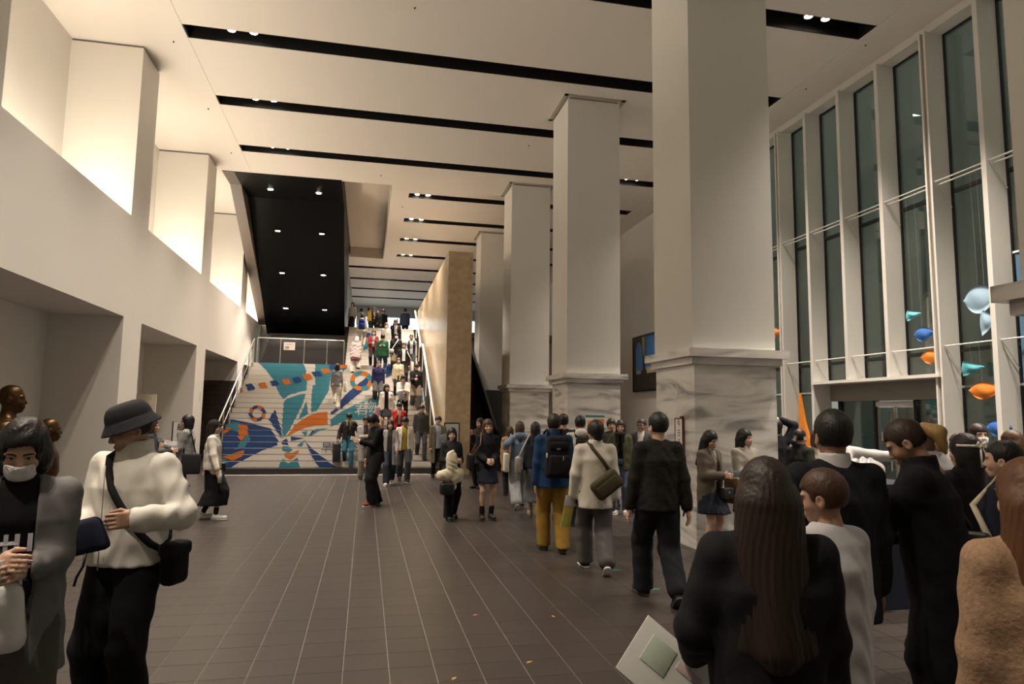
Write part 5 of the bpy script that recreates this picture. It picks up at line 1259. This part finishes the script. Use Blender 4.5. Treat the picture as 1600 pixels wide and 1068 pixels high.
onst('person in a bright red jacket over a white shirt on the lower stairs', .98, 20.4, .65, H=1.56, hpitch=18, armR='chin', armL='down', hair='fluffy', top=dict(col=(.40, .026, .018), hem=.86, loose=.05, open=.04, collar='shirt'), inner=dict(col=(.6, .55, .5)), bottom=TRB, shoes=BS)
onst('person in a black plaid jacket with white hood on the lower stairs', 1.62, 20.1, .49, H=1.66, hpitch=8, hair='fluffy', top=dict(col=(.05, .05, .05), hem=.84, loose=.05, collar='hood', mat=mat('plaid', (.035, .035, .035), .9, noise=(26, .8))), bottom=tr((.06, .06, .07)), shoes=BS)
p = onst('long haired person in a white cardigan over a black dress on the stairs', .62, 21.3, 1.14, H=1.65, sex='f', hyaw=-15, hair='long', haircol=HB, tone=TONE, top=dict(col=(.64, .60, .54), hem=.86, loose=.05, open=.06), inner=dict(col=BLK), bottom=dict(kind='skirt', col=BLK, hem=.45, flare=.2), shoes=BS)
o = bag(p, 'paper_bag', 'pink paper carrier bag beside the black dress on the stairs', 'bag', (.28, .05, .78), (.12, .28, .36), plain((.52, .28, .27), .6), .01); strap_line(p, [(.26, -.02, .96), (.24, .02, 1.05), (.26, .10, .96)], plain((.6, .5, .5)), o, .005)
p = onst('person in a white jacket checking a phone with a grey bag on the stairs', 1.15, 21.9, 1.47, H=1.66, sex='f', hpitch=25, armR='phone', armL='phone', handR='hold', handL='hold', hair='long', haircol=HB, tone=TONE, top=dict(col=(.64, .61, .55), hem=.80, loose=.06, open=.03), inner=dict(col=(.3, .3, .3)), bottom=TRB, shoes=BS)
o = bag(p, 'handbag', 'soft silver grey bag worn in front of a white jacket', 'bag', (.02, .26, .98), (.26, .10, .24), cloth((.26, .27, .29)), .04); strap(p, 1, 1.0, .07, cloth((.26, .27, .29)), o, .01)
p = onst('person in a black jacket with a white chest badge by the handrail', 1.62, 22.8, 1.96, H=1.60, armR='hold', hpitch=14, hair='fluffy', top=dict(col=(.010, .010, .011), hem=.80, loose=.06), bottom=tr((.13, .10, .075), (.11, .10, .09)), shoes=BS)
q = MB(); q.lathe([(.035, 0), (.035, .006)], 10); v = [p.WT((a, .185+c, 1.27+b)) for a, b, c in q.v]; o = MB().add(v, q.f).obj('badge', plain((.6, .6, .58)), p.obj, loc=-wloc(p.obj))
p = onst('person in a beige jacket with brown hair above the white jacket', 1.05, 23.4, 2.28, H=1.50, sex='f', hair='longback', haircol=HBR, tone=TONE, top=dict(col=(.50, .40, .26), hem=.78, loose=.06, open=.03, collar='shirt'), inner=dict(col=(.5, .45, .38)), bottom=TRB, shoes=BS)
onst('person in a navy sweater and checked trousers coming down the stairs', .38, 23.1, 2.12, H=1.52, hair='short', tone=TONE2, top=dict(col=(.014, .014, .060), hem=.82, loose=.05), bottom=dict(kind='trousers', col=DGR, r=(.105, .095, .09), mat=mat('checks', (.05, .05, .05), .9, noise=(34, .9))), shoes=BS)
pgreen = onst('person in a green sweatshirt with white lettering turned uphill', .52, 24.6, 2.93, face=5, stance='upR', H=1.62, hair='short', top=dict(col=(.016, .075, .034), hem=.84, loose=.05), bottom=tr((.035, .06, .11)), shoes=BS)
q = MB()
for k_, t_ in enumerate(np.linspace(-.9, .9, 7)):
    cx, cz = .115*math.sin(t_), 1.20+.075*math.cos(t_); q.add([pgreen.WT((cx+a_, -.142, cz+b_)) for a_, b_ in ((-.012, -.028), (.012, -.028), (.012, .028), (-.012, .028))], [(0, 1, 2, 3)], plain((.6, .6, .58)))
q.obj('lettering', None, pgreen.obj, loc=-wloc(pgreen.obj))
p = onst('person in a black suit and open white shirt halfway up the stairs', 1.26, 24.3, 2.77, H=1.64, hpitch=8, hair='short', top=dict(col=(.010, .010, .011), hem=.76, loose=.035, open=.055, collar='shirt'), inner=dict(col=(.66, .66, .64), collar='shirt'), bottom=TRB, shoes=BS)
o = bag(p, 'tote_bag', 'long white tote bag on the shoulder of a black suit', 'bag', (-.33, .03, .80), (.09, .26, .34), cloth((.64, .62, .57)), .02); strap_line(p, [(-.33, .11, .96), (-.15, .12, 1.3), (-.12, .0, 1.475), (-.33, -.06, .96)], cloth((.64, .62, .57)), o, .014)
p = onst('person in a black top crossed by a white strap on the stairs', 1.02, 25.2, 3.26, H=1.58, mask=True, hair='bowl', top=dict(col=(.010, .010, .011), hem=.80, loose=.055), bottom=tr((.10, .08, .05), (.11, .1, .095)), shoes=BS)
o = bag(p, 'crossbody_bag', 'small white crossbody bag on a black top', 'bag', (.18, .16, .97), (.16, .08, .14), cloth((.60, .58, .52)), .03); strap(p, 1, 1.0, .06, cloth((.66, .65, .62)), o, .022)
onst('person in a pale grey shirt and dark vest near the handrail', 1.58, 25.2, 3.26, H=1.56, hair='short', haircol=HBR, top=dict(col=(.02, .022, .028), hem=.80, loose=.03, sleeve=.0, open=.05, name='vest'), inner=dict(col=(.46, .46, .48), loose=.03), bottom=tr((.03, .03, .034)), shoes=BS)
p = onst('person in a dark red cardigan with a shoulder strap on the stairs', .20, 25.5, 3.42, H=1.54, sex='f', armR='hold', hair='bob', tone=TONE, top=dict(col=(.20, .018, .024), hem=.82, loose=.05, open=.05), inner=dict(col=(.3, .3, .32)), bottom=TRB, shoes=BS)
onst('person in a white top with long chestnut hair near the stair top', .70, 27.3, 3.91, H=1.58, sex='f', mask=True, hair='long', haircol=HLB, tone=TONE, top=dict(col=(.64, .60, .54), hem=.88, loose=.03), bottom=tr((.34, .40, .46)), shoes=SN)
onst('person in a black jacket over a white tee near the stair top', 1.08, 27.6, 4.08, H=1.60, hair='fluffy', top=dict(col=(.010, .010, .011), hem=.80, loose=.04, open=.06), inner=dict(col=(.62, .62, .60)), bottom=TRB, shoes=BS)
p = onst('bent figure in a white coat over pink fabric climbing the stairs', -.42, 24.9, 3.1, face=8, stance='upR', H=1.42, sex='f', lean=22, hair='longback', haircol=(.5, .42, .40), tone=TONE, top=dict(col=(.36, .29, .28), hem=.62, loose=.09, name='coat', wrinkle=.010, collar='hood'), inner=dict(col=(.32, .13, .14), hem=.55, loose=.06), bottom=tr((.56, .52, .45), (.13, .12, .11)), shoes=BS)
p = onst('person in a grey waistcoat and white trousers climbing the stairs', -.94, 22.5, 1.79, face=4, stance='upL', H=1.50, sex='f', hair='bob', tone=TONE, top=dict(col=(.15, .145, .145), hem=.86, loose=.03, sleeve=1.0), bottom=tr((.54, .50, .44), (.105, .09, .085)), shoes=SN)
o = bag(p, 'tote_bag', 'cream tote bag hanging beside the white trousers', 'bag', (.32, -.02, .84), (.09, .30, .32), cloth((.56, .52, .43)), .02); strap_line(p, [(.32, .08, .99), (.15, .06, 1.46), (.32, -.10, .99)], cloth((.56, .52, .43)), o, .010)
p = onst('person in a beige hoodie wearing a blue backpack going upstairs', -.26, 27.9, 4.24, face=2, stance='upR', H=1.48, hair='short', top=dict(col=(.52, .46, .38), hem=.86, loose=.05, collar='hood'), bottom=tr((.5, .46, .40)), shoes=SN)
backpack(p, 'bright blue backpack on a beige hoodie', (.014, .045, .22), (.28, .14, .42))
G = 'people on the upper floor'
def upper(label, x, y, **k):
    k.setdefault('lod', 2); k.setdefault('group', G); k.setdefault('face', 180); return person(label, x, y, 5.379, **k)
upper('person in a dark blue jacket turned away at the stair top', 1.83, 35, face=15, H=1.70, hair='short', top=dict(col=(.030, .040, .085), hem=.80, loose=.06), bottom=TRB, shoes=BS)
upper('person in dark clothes and a white mask above the stairs', .74, 36, face=200, H=1.74, mask=True, hair='fluffy', haircol=HBR, top=dict(col=(.018, .02, .02), hem=.80, loose=.05), bottom=TRB, shoes=BS)
upper('person in a pale grey sweater with black hair turned away', -.38, 35.6, face=0, H=1.70, hair='short', top=dict(col=(.44, .44, .44), hem=.84, loose=.05), bottom=TRB, shoes=BS)
upper('long haired person in a grey blouse and black skirt by the column', -.78, 33.0, face=200, H=1.58, sex='f', hair='long', haircol=HBR, top=dict(col=(.32, .30, .30), hem=.95, loose=.03), bottom=dict(kind='skirt', col=BLK, hem=.4, flare=.19), shoes=BS)
p = upper('person in black and white holding something at the stair top', .24, 33.4, face=170, H=1.42, armR='phone', hair='fluffy', top=dict(col=(.012, .012, .013), hem=.80, loose=.05, open=.04), inner=dict(col=(.6, .6, .6)), bottom=TRB, shoes=BS)
upper('person with dark hair in a yellow top at the stair top', .02, 32.4, face=120, H=1.28, sex='f', hair='bob', top=dict(col=(.42, .30, .05), hem=.84, loose=.04), bottom=TRB, shoes=BS)
upper('dark clothed person standing behind the yellow top', .44, 34.2, face=190, H=1.44, hair='short', top=dict(col=(.012, .012, .013), hem=.80, loose=.05), bottom=TRB, shoes=BS)
upper('dark haired person standing before the upper floor windows', 1.52, 38, face=180, H=1.55, hair='bowl', top=dict(col=(.03, .03, .035), hem=.80, loose=.05), bottom=TRB, shoes=BS)

# ---- queue beside the pillars
G = 'people queueing beside the pillars'
p = person('person in a blue denim shirt with a cream tote bag queueing', 2.80, 12.3, face=8, H=1.62, sex='f', lod=1, stance='walkR', armL=(.28, .0, 1.20), hair='longback', haircol=HBR, tone=TONE, top=dict(col=(.15, .20, .28), hem=.78, loose=.055, collar='hood'), bottom=tr((.26, .27, .28), (.115, .11, .105)), shoes=BSW, group=G)
o = bag(p, 'tote_bag', 'cream tote bag under the arm of the denim shirt wearer', 'bag', (-.26, -.02, .92), (.10, .32, .34), cloth((.58, .54, .46)), .03); strap_line(p, [(-.24, .08, 1.08), (-.17, .05, 1.46), (-.24, -.1, 1.08)], cloth((.58, .54, .46)), o, .010)
p = person('person in a dark top and long grey skirt with beige boots', 2.86, 11.35, face=15, H=1.60, sex='f', lod=1, stance='smallL', hair='longback', haircol=HB, tone=TONE, top=dict(col=(.020, .022, .030), hem=.88, loose=.04), bottom=dict(kind='skirt', col=(.10, .10, .11), hem=.26, flare=.22), shoes=('boot', (.42, .32, .22), (.2, .15, .1)), group=G)
o = bag(p, 'tote_bag', 'grey striped tote bag with a white strap on a dark top', 'bag', (-.31, -.16, .94), (.10, .30, .28), cloth((.36, .33, .28)), .04); strap_line(p, [(-.31, -.05, 1.05), (-.17, .06, 1.36), (-.11, -.01, 1.475), (-.17, -.13, 1.36), (-.31, -.27, 1.05)], cloth((.62, .6, .56)), o, .012)
p = person('person in a blue jacket and mustard trousers with a black backpack', 2.36, 8.42, face=4, H=1.74, lod=1, stance='smallL', hair='short', haircol=HD, tone=TONE2, wide=1.08, top=dict(col=(.010, .040, .105), hem=.80, loose=.065, collar='high', name='jacket'), bottom=tr((.235, .135, .022), (.108, .092, .084)), shoes=('sneaker', (.05, .055, .035), (.02, .03, .02)), group=G)
o = backpack(p, 'large black backpack worn over a blue jacket', (.009, .009, .010), (.33, .20, .52), 1.19, -.20, True, .05)
sub(o, 'logo', (-.02, -.150, .10), (.045, .004, .025), plain((.12, .12, .13))); sub(o, 'white_tag', (-.15, -.08, .02), (.02, .02, .06), plain((.6, .6, .6)))
p = person('tall dark haired person in black beside the blue jacket', 3.22, 10.9, face=10, H=1.74, lod=1, hair='short', top=dict(col=(.010, .010, .012), hem=.8, loose=.05), bottom=TRB, shoes=BS, group=G)
p = person('person in a white hoodie with a dark backpack strap queueing', 3.30, 10.25, face=5, H=1.71, lod=1, hair='short', tone=TONE, top=dict(col=(.62, .59, .55), hem=.84, loose=.05, collar='hood'), bottom=TRB, shoes=BS, group=G)
backpack(p, 'dark slim backpack on a white hoodie', (.012, .012, .014), (.26, .12, .38))
p = person('person in an off-white knit cardigan with an olive sling bag', 2.53, 7.30, face=8, H=1.69, lod=1, stance='walkL', armL=(.24, .06, .88), armR=(.22, -.02, .86), handL='hold', hyaw=-18, hair='bowl', haircol=HB, tone=TONE2, wide=1.05, top=dict(col=(.55, .51, .44), hem=.74, loose=.07, collar='shirt', name='cardigan', mat=mat('rib_knit', (.55, .51, .44), .9, spec=.2, noise=(6, .08), bump=(70, .8, (1, 1, .05)))), bottom=tr((.075, .07, .07), (.112, .100, .095)), shoes=BSW, group=G)
o = bag(p, 'sling_bag', 'olive sling bag across the back of an off-white cardigan', 'bag', (.08, -.245, 1.02), (.34, .11, .22), cloth((.055, .046, .022)), .05, tilt=(0, -38, 0)); sub(o, 'zip_pocket', (0, -.055, -.02), (.26, .02, .12), cloth((.065, .054, .026)), .008); strap(p, 1, 1.10, .085, cloth((.055, .046, .022)), o, .024, .09)
o = bag(p, 'paper_sheet', 'yellow sheet of paper held low by the cardigan wearer', 'paper', (-.30, .08, .66), (.12, .006, .30), plain((.60, .55, .12), .7), .002, tilt=(6, 8, 0), turn=20); sub(o, 'white_cover', (0, -.005, .14), (.13, .006, .12), plain((.6, .6, .58), .7), .002)
p = person('person in a dark patterned knit and black trousers walking away', 2.72, 6.05, face=6, H=1.79, lod=0, stance='walkL', armR=(.26, -.04, .84), armL=(.25, .06, .86), hyaw=-14, hair='short', haircol=HB, tone=TONE, wide=1.02, top=dict(col=(.018, .016, .014), hem=.84, loose=.055, mat=mat('fair_isle', (.018, .016, .013), .9, spec=.2, noise=(34, .9, (.6, .6, 1.6)), bump=(80, .6))), bottom=tr((.010, .011, .014), (.112, .098, .088)), shoes=BS, group=G)
# ---- people beyond the second pillar
p = person('person in an olive jacket and black scarf holding a bag', 4.42, 11.4, face=205, H=1.64, sex='f', lod=1, armR=(.20, .22, 1.16), handR='grip', hair='bob', haircol=HD, tone=TONE2, top=dict(col=(.060, .062, .035), hem=.80, loose=.05, open=.05), inner=dict(col=BLK, collar='high'), bottom=tr((.07, .10, .17)), shoes=SN, group=G, scarf=(.012, .012, .013))
o = bag(p, 'carrier_bag', 'grey carrier bag hanging from the olive jacket arm', 'bag', (.26, .20, .92), (.12, .28, .34), cloth((.30, .32, .36)), .03); strap_line(p, [(.26, .14, 1.08), (.24, .2, 1.2), (.26, .28, 1.08)], plain(BLK), o, .008)
p = person('person with glasses and a pale collar beside the olive jacket', 4.86, 11.5, face=215, H=1.67, lod=1, hyaw=12, hair='short', haircol=(.03, .03, .03), glasses=True, tone=TONE3, top=dict(col=(.05, .05, .055), hem=.8, loose=.04, open=.05, collar='shirt'), inner=dict(col=(.55, .52, .46), collar='shirt'), bottom=TRB, shoes=BS, group=G)
p = person('dark haired person just behind the olive jacket', 4.62, 12.4, face=190, H=1.66, lod=2, hair='bowl', haircol=HD, top=dict(col=(.03, .03, .03), loose=.04), bottom=TRB, shoes=BS, group=G)
p = person('person in a brown blazer and short skirt with white sneakers', 4.17, 7.76, face=158, H=1.55, sex='f', lod=1, armR=(.06, .26, 1.12), armL=(.03, .26, 1.12), handR='hold', handL='hold', hpitch=16, hair='long', haircol=HB, tone=TONE, top=dict(col=(.105, .085, .065), hem=.76, loose=.05, open=.035, collar='shirt', name='blazer'), inner=dict(col=(.24, .22, .20), collar='shirt'), bottom=dict(kind='skirt', col=(.012, .016, .026), hem=.60, flare=.235, pleat=.05), shoes=SN, group='pair waiting at the marble plinth')
phone(p, 1, 'phone with a blue grey case held by the brown blazer wearer', off=(-.025, .03, -.10), col=(.12, .16, .22))
o = bag(p, 'crossbody_bag', 'small black bag with a silver clasp over a brown blazer', 'bag', (-.10, .20, .88), (.20, .07, .13), leather(BLK), .02); sub(o, 'clasp', (0, .037, .01), (.03, .008, .018), m_steel); strap(p, -1, .92, .06, leather(BLK), o, .008)
o = bag(p, 'tote_bag', 'brown and gold paper tote beside the brown blazer', 'bag', (-.31, .14, .90), (.09, .22, .32), mat('gold_print', (.20, .13, .05), .6, noise=(18, .7)), .015); strap_line(p, [(-.31, .08, 1.05), (-.22, .16, 1.20), (-.31, .20, 1.05)], plain((.2, .14, .06)), o, .006)
p = person('person in a grey sweater and black skirt holding a bottle and leaflet', 4.72, 7.86, face=172, H=1.57, sex='f', lod=1, armR='hold', armL='hold', handR='hold', handL='hold', hyaw=-22, hair='long', haircol=HB, tone=TONE, top=dict(col=(.30, .27, .24), hem=.90, loose=.05, collar='crew'), inner=dict(col=(.6, .6, .58), collar='shirt'), bottom=dict(kind='skirt', col=(.010, .012, .016), hem=.58, flare=.23, pleat=.05), shoes=SN, group='pair waiting at the marble plinth')
o = bag(p, 'leaflet', 'blue and white leaflet with an orange tip held up by the grey sweater wearer', 'leaflet', (-.10, .36, 1.22), (.09, .012, .20), plain((.10, .22, .42), .5), .003, tilt=(-10, 0, 12)); sub(o, 'white_edge', (-.035, .007, 0), (.025, .004, .19), plain((.62, .62, .62)), .001)
# ---- behind the stone wall
p = person('dark clothed person with a raised hand by the escalator', 2.60, 15.6, face=230, H=1.62, sex='f', lod=2, armR='chin', hair='longback', haircol=HD, top=dict(col=(.022, .018, .016), hem=.6, loose=.05), bottom=TRB, shoes=BS, group=G)
p = person('person in a tan fur coat walking behind the miniskirt wearer', 3.02, 14.2, face=5, H=1.46, sex='f', lod=2, hair='longback', haircol=HBR, top=dict(col=(.36, .23, .11), hem=.6, loose=.08, wrinkle=.012), bottom=TRB, shoes=BS, group=G)
# ---- crowd on the right
G = 'crowd at the counter'
p = person('person with very long dark hair and a black coat holding a leaflet', 1.28, 2.02, face=20, H=1.59, sex='f', lod=0, stance='smallR', armL=(.22, .20, .98), handL='hold', hair='xlong', haircol=HD, tone=TONE2, wide=1.15, top=dict(col=(.008, .008, .010), hem=.55, loose=.085, name='coat'), bottom=TRB, shoes=BS, group=G)
o = bag(p, 'leaflet', 'white printed leaflet held low beside a black coat', 'leaflet', (-.32, .19, .90), (.32, .005, .22), plain((.62, .62, .59), .6), .001, tilt=(-30, 38, 0)); sub(o, 'printed_block', (-.06, -.004, .02), (.10, .003, .10), plain((.45, .52, .42)), .0005); sub(o, 'printed_line', (.06, -.004, .04), (.10, .003, .03), plain((.5, .38, .36)), .0005)
p = person('short brown haired person in a loose white shirt', 1.83, 2.46, face=352, H=1.51, sex='f', lod=0, hpitch=10, hyaw=-30, hair='short', haircol=HBR, tone=TONE3, top=dict(col=(.46, .46, .48), hem=.7, loose=.06, collar='crew', name='shirt'), bottom=TRB, shoes=BS, group=G)
p = person('person in a black suit jacket with a white shirt collar', 2.32, 3.05, face=12, H=1.76, lod=0, hyaw=4, hair='short', haircol=HB, tone=TONE3, wide=1.05, top=dict(col=(.010, .010, .012), hem=.72, loose=.05, collar='crew', name='suit_jacket'), inner=dict(col=(.55, .54, .53), collar='shirt', hem=.9, loose=.012), bottom=TRB, shoes=BS, group=G)
p = person('person with a blond tipped ponytail in a black coat using a phone', 2.92, 3.06, face=318, H=1.74, sex='f', lod=0, lean=8, hpitch=24, armL=(.09, .42, 1.14), armR=(.08, .30, 1.10), handL='hold', handR='hold', hair='crop2', haircol=(.030, .016, .010), tone=TONE3, wide=1.2, top=dict(col=(.006, .006, .007), hem=.42, loose=.085, collar='shirt', name='coat'), bottom=TRB, shoes=BS, group=G)
def pony_fn(P): return smin(cone(P, (0, -.115, .11), (0, -.150, .05), .028, .040), cone(P, (0, -.150, .05), (.0, -.125, -.05), .040, .012), .02)+.003*np.sin(60*P[:, 0]+5*np.sin(20*P[:, 2]))
v, f = surf(pony_fn, (-.06, -.22, -.06), (.06, -.09, .14), .006)
o = link('ponytail', nmesh('ponytail', np.array([list(p.toH(a)) for a in v])-np.array(p.obj.location), f, [hairmat((.34, .22, .08))]), p.obj); o['label'] = 'blond ponytail'
phone(p, -1, 'phone with a bright teal screen held over the counter', (.12, .62, .58), (-.03, .02, -.09), None, .9)
o = bag(p, 'shoulder_bag', 'black studded bag on the side of the ponytail wearer', 'bag', (.30, -.10, .95), (.12, .26, .26), leather((.012, .012, .012)), .03); sub(o, 'buckle', (.065, 0, .06), (.01, .05, .03), plain((.4, .32, .18), .3, 1)); strap_line(p, [(.28, .0, 1.06), (.20, .08, 1.40), (.15, -.02, 1.50), (.24, -.16, 1.10)], leather(BLK), o, .014)
p = person('person with a white bow in black hair wearing a black coat', 4.10, 4.02, face=352, H=1.62, sex='f', lod=0, hair='longback', haircol=HB, tone=TONE, wide=1.1, top=dict(col=(.008, .008, .009), hem=.5, loose=.07, name='coat'), bottom=TRB, shoes=BS, group=G)
q = MB(); W_ = lambda a: p.toH(np.array(a))
for sx in (-1, 1): q.tube([W_((0, -.125, .13)), W_((sx*.035, -.135, .155)), W_((sx*.055, -.130, .135)), W_((sx*.035, -.135, .118)), W_((0, -.125, .13))], .010, 6, flat=(.4, 1))
q.tube([W_((-.01, -.128, .13)), W_((-.035, -.15, .05)), W_((-.045, -.16, -.02))], .009, 5, flat=(.3, 1)); q.tube([W_((.01, -.128, .13)), W_((.03, -.15, .03)), W_((.06, -.16, -.10))], .009, 5, flat=(.3, 1))
q.tube([W_((.098*math.cos(t), -.012+.115*math.sin(t), .128)) for t in np.linspace(math.pi, 2*math.pi, 12)], .010, 5, flat=(.3, 1))
o = wpart(p.obj, 'hair_bow', q, cloth((.62, .58, .52))); o['label'] = 'white ribbon bow'
p = person('person with long ginger brown hair in a fluffy beige coat', 1.98, 1.72, face=14, H=1.60, sex='f', lod=0, hair='xlong', haircol=(.10, .042, .018), tone=TONE, wide=1.08, top=dict(col=(.34, .22, .14), hem=.72, loose=.08, wrinkle=.004, name='coat', mat=mat('teddy_fleece', (.34, .22, .14), .95, spec=.15, noise=(60, .35), bump=(70, 1.0))), bottom=TRB, shoes=SN, group=G)
o = bag(p, 'plush_charm', 'small cream plush toy hanging from the beige coat', 'toy', (-.24, -.02, .62), (.07, .06, .12), cloth((.5, .45, .36)), .028); sub(o, 'toy_head', (0, 0, .08), (.075, .065, .07), cloth((.5, .45, .36)), .028); strap_line(p, [(-.24, -.02, .70), (-.24, -.02, .86)], plain(BLK), o, .004)
# counter with plastic bags and the staff behind it
ct = empty('service_counter', (4.47, 5.7, 0)); tag(ct, 'dark navy cloth covered service counter facing the queue', 'counter')
B('counter_top', 3.9, 5.05, 5.35, 6.05, 1.08, 1.12, plain((.010, .012, .022), .5), ct); B('cloth_front', 3.92, 5.03, 5.37, 5.39, .02, 1.08, cloth((.008, .010, .020)), ct); B('cloth_side', 3.92, 3.94, 5.39, 6.03, .02, 1.08, cloth((.008, .010, .020)), ct)
for x in (3.98, 4.95):
    for y in (5.45, 5.95): B('leg', x, x+.04, y, y+.04, 0, 1.08, m_black, ct)
def sack(P): return smax(ell(P, (0, 0, .07), (.17, .13, .10)), -P[:, 2], .01)+.012*np.sin(30*P[:, 0]+8*np.sin(14*P[:, 1]))*np.sin(26*P[:, 2]+9*P[:, 1])
v, f = surf(sack, (-.2, -.16, 0), (.2, .16, .2), .012); sm = nmesh('plastic_bag', v, f, [mat('grey_plastic', (.42, .41, .39), .3, bump=(20, .8))])
for k, (x, y, s_, lb) in enumerate(((4.30, 5.55, 1.0, 'crumpled translucent plastic bag at the front of the navy counter'), (4.72, 5.75, 1.25, 'larger crumpled plastic bag piled behind on the navy counter'))):
    o = link('plastic_bag', sm, None, (x, y, 1.12)); o.scale = (s_, s_, s_); o.rotation_euler.z = k; tag(o, lb, 'bag', 'plastic bags on the counter')
p = person('staff person in a white shirt stretching an arm across the counter', 4.86, 6.30, face=165, H=1.70, lod=1, armL=(.60, .30, 1.34), handL='point', poleL=(.3, -.2, -1), hyaw=-25, hair='short', haircol=HB, tone=TONE, top=dict(col=(.55, .53, .53), hem=.9, loose=.035, collar='shirt', name='shirt'), bottom=TRB, shoes=BS, group=G)
p = person('person in black resting a hand on the head beside the pillar', 6.07, 9.25, face=10, H=1.70, lod=1, armR='headtop', poleR=(1, .1, .2), hair='bowl', haircol=HB, tone=TONE, top=dict(col=(.010, .010, .012), hem=.82, loose=.05), bottom=TRB, shoes=BS, group=G)
p = person('person with tied dark hair in a black jacket looking sideways', 5.62, 8.02, face=70, H=1.58, sex='f', lod=1, armR=(.12, .13, 1.12), hair='pony', haircol=HB, tone=TONE, top=dict(col=(.012, .012, .014), hem=.8, loose=.06, collar='shirt', name='jacket'), inner=dict(col=(.4, .38, .36), collar='shirt'), bottom=TRB, shoes=BS, group=G)
p = person('person with a chestnut bob in a cream top holding hands up', 6.16, 8.40, face=60, H=1.56, sex='f', lod=1, armR='chin', armL='hold', handR='hold', hair='bob', haircol=HBR, tone=TONE, top=dict(col=(.48, .42, .32), hem=.88, loose=.04), bottom=TRB, shoes=BS, group=G)
p = person('masked person with dark hair by the entrance glass', 6.68, 6.34, face=200, H=1.68, sex='f', lod=1, mask=True, hair='bob', haircol=HD, tone=TONE, top=dict(col=(.05, .04, .045), loose=.04), bottom=TRB, shoes=BS, group=G)
p = person('person in a white blouse with dark brown curls', 6.03, 5.97, face=330, H=1.58, sex='f', lod=1, hair='longback', haircol=HBR, tone=TONE, top=dict(col=(.55, .52, .52), loose=.045), bottom=TRB, shoes=BS, group=G)
p = person('person with long straight brown hair in a black top', 6.39, 5.70, face=345, H=1.62, sex='f', lod=1, hair='long', haircol=HBR, tone=TONE, top=dict(col=(.012, .012, .013), loose=.05), bottom=TRB, shoes=BS, group=G)
p = person('person in a lilac grey sweater next to the white bow', 5.50, 5.05, face=350, H=1.52, sex='f', lod=1, hair='bob', haircol=HD, tone=TONE, top=dict(col=(.36, .34, .38), loose=.05), bottom=TRB, shoes=BS, group=G)
p = person('person in a navy coat with a cream shoulder strap', 3.74, 3.40, face=330, H=1.60, sex='f', lod=0, hair='pony', haircol=HB, tone=TONE, top=dict(col=(.012, .016, .030), hem=.6, loose=.06, name='coat'), bottom=TRB, shoes=BS, group=G)
o = bag(p, 'shoulder_bag', 'tan strapped bag with a cream pad on a navy coat', 'bag', (-.33, -.12, .95), (.11, .28, .28), leather((.16, .09, .04)), .04); strap_line(p, [(-.33, .0, 1.08), (-.18, .13, 1.3), (-.12, .0, 1.49), (-.2, -.14, 1.25), (-.33, -.2, 1.08)], cloth((.55, .48, .36)), o, .020)
p = person('person in a grey top with a brown bob facing the counter crowd', 5.42, 5.62, face=180, H=1.66, sex='f', lod=1, hair='bob', haircol=HBR, tone=TONE, top=dict(col=(.2, .19, .2), loose=.04), bottom=TRB, shoes=BS, group=G)
# ------------------------------------------------------------------ bronze busts in the left recess
m_bronze = mat('bronze', (0.085, 0.047, 0.020), 0.36, 0.85, noise=(12, .4), bump=(30, .25))
def bust(x, y, zb, s, rz, label, tall):
    e = empty('bronze_bust', (x, y, 0), rz=rz); tag(e, label, 'statue')
    link('pedestal', rbox_mesh(.46*s, .40*s, zb, .01, mat('pedestal_stone', (.10, .085, .07), .4, noise=(6, .2)), 2, 'pedestal'), e, (0, 0, zb/2))
    def fn(P):
        d = head_fn(False, P); d = smin(d, ell(P, (0, -.02, -.20), (.20, .12, .13)), .06); d = smin(d, ell(P, (0, .0, -.32), (.15, .11, .12)), .05); d = smax(d, -.42-P[:, 2], .01)
        ribs = np.where(P[:, 2] < -.10, .004*np.sin(P[:, 0]*90+P[:, 1]*20), 0); return d+ribs*(1 if tall else 0)
    v, f = surf(fn, (-.25, -.18, -.45), (.25, .16, .22), .010)
    link('bust_figure', nmesh('bust_figure', (v+np.array([0, 0, .42]))*s+np.array([0, 0, zb]), f, [m_bronze]), e)
bust(-5.08, 11.3, .945, 1.75, R(-75), 'bald bronze bust on a stone pedestal in the wall recess', True)
bust(-5.05, 12.55, .54, 1.6, R(-60), 'smaller dark bronze bust on a lower pedestal in the recess', False)
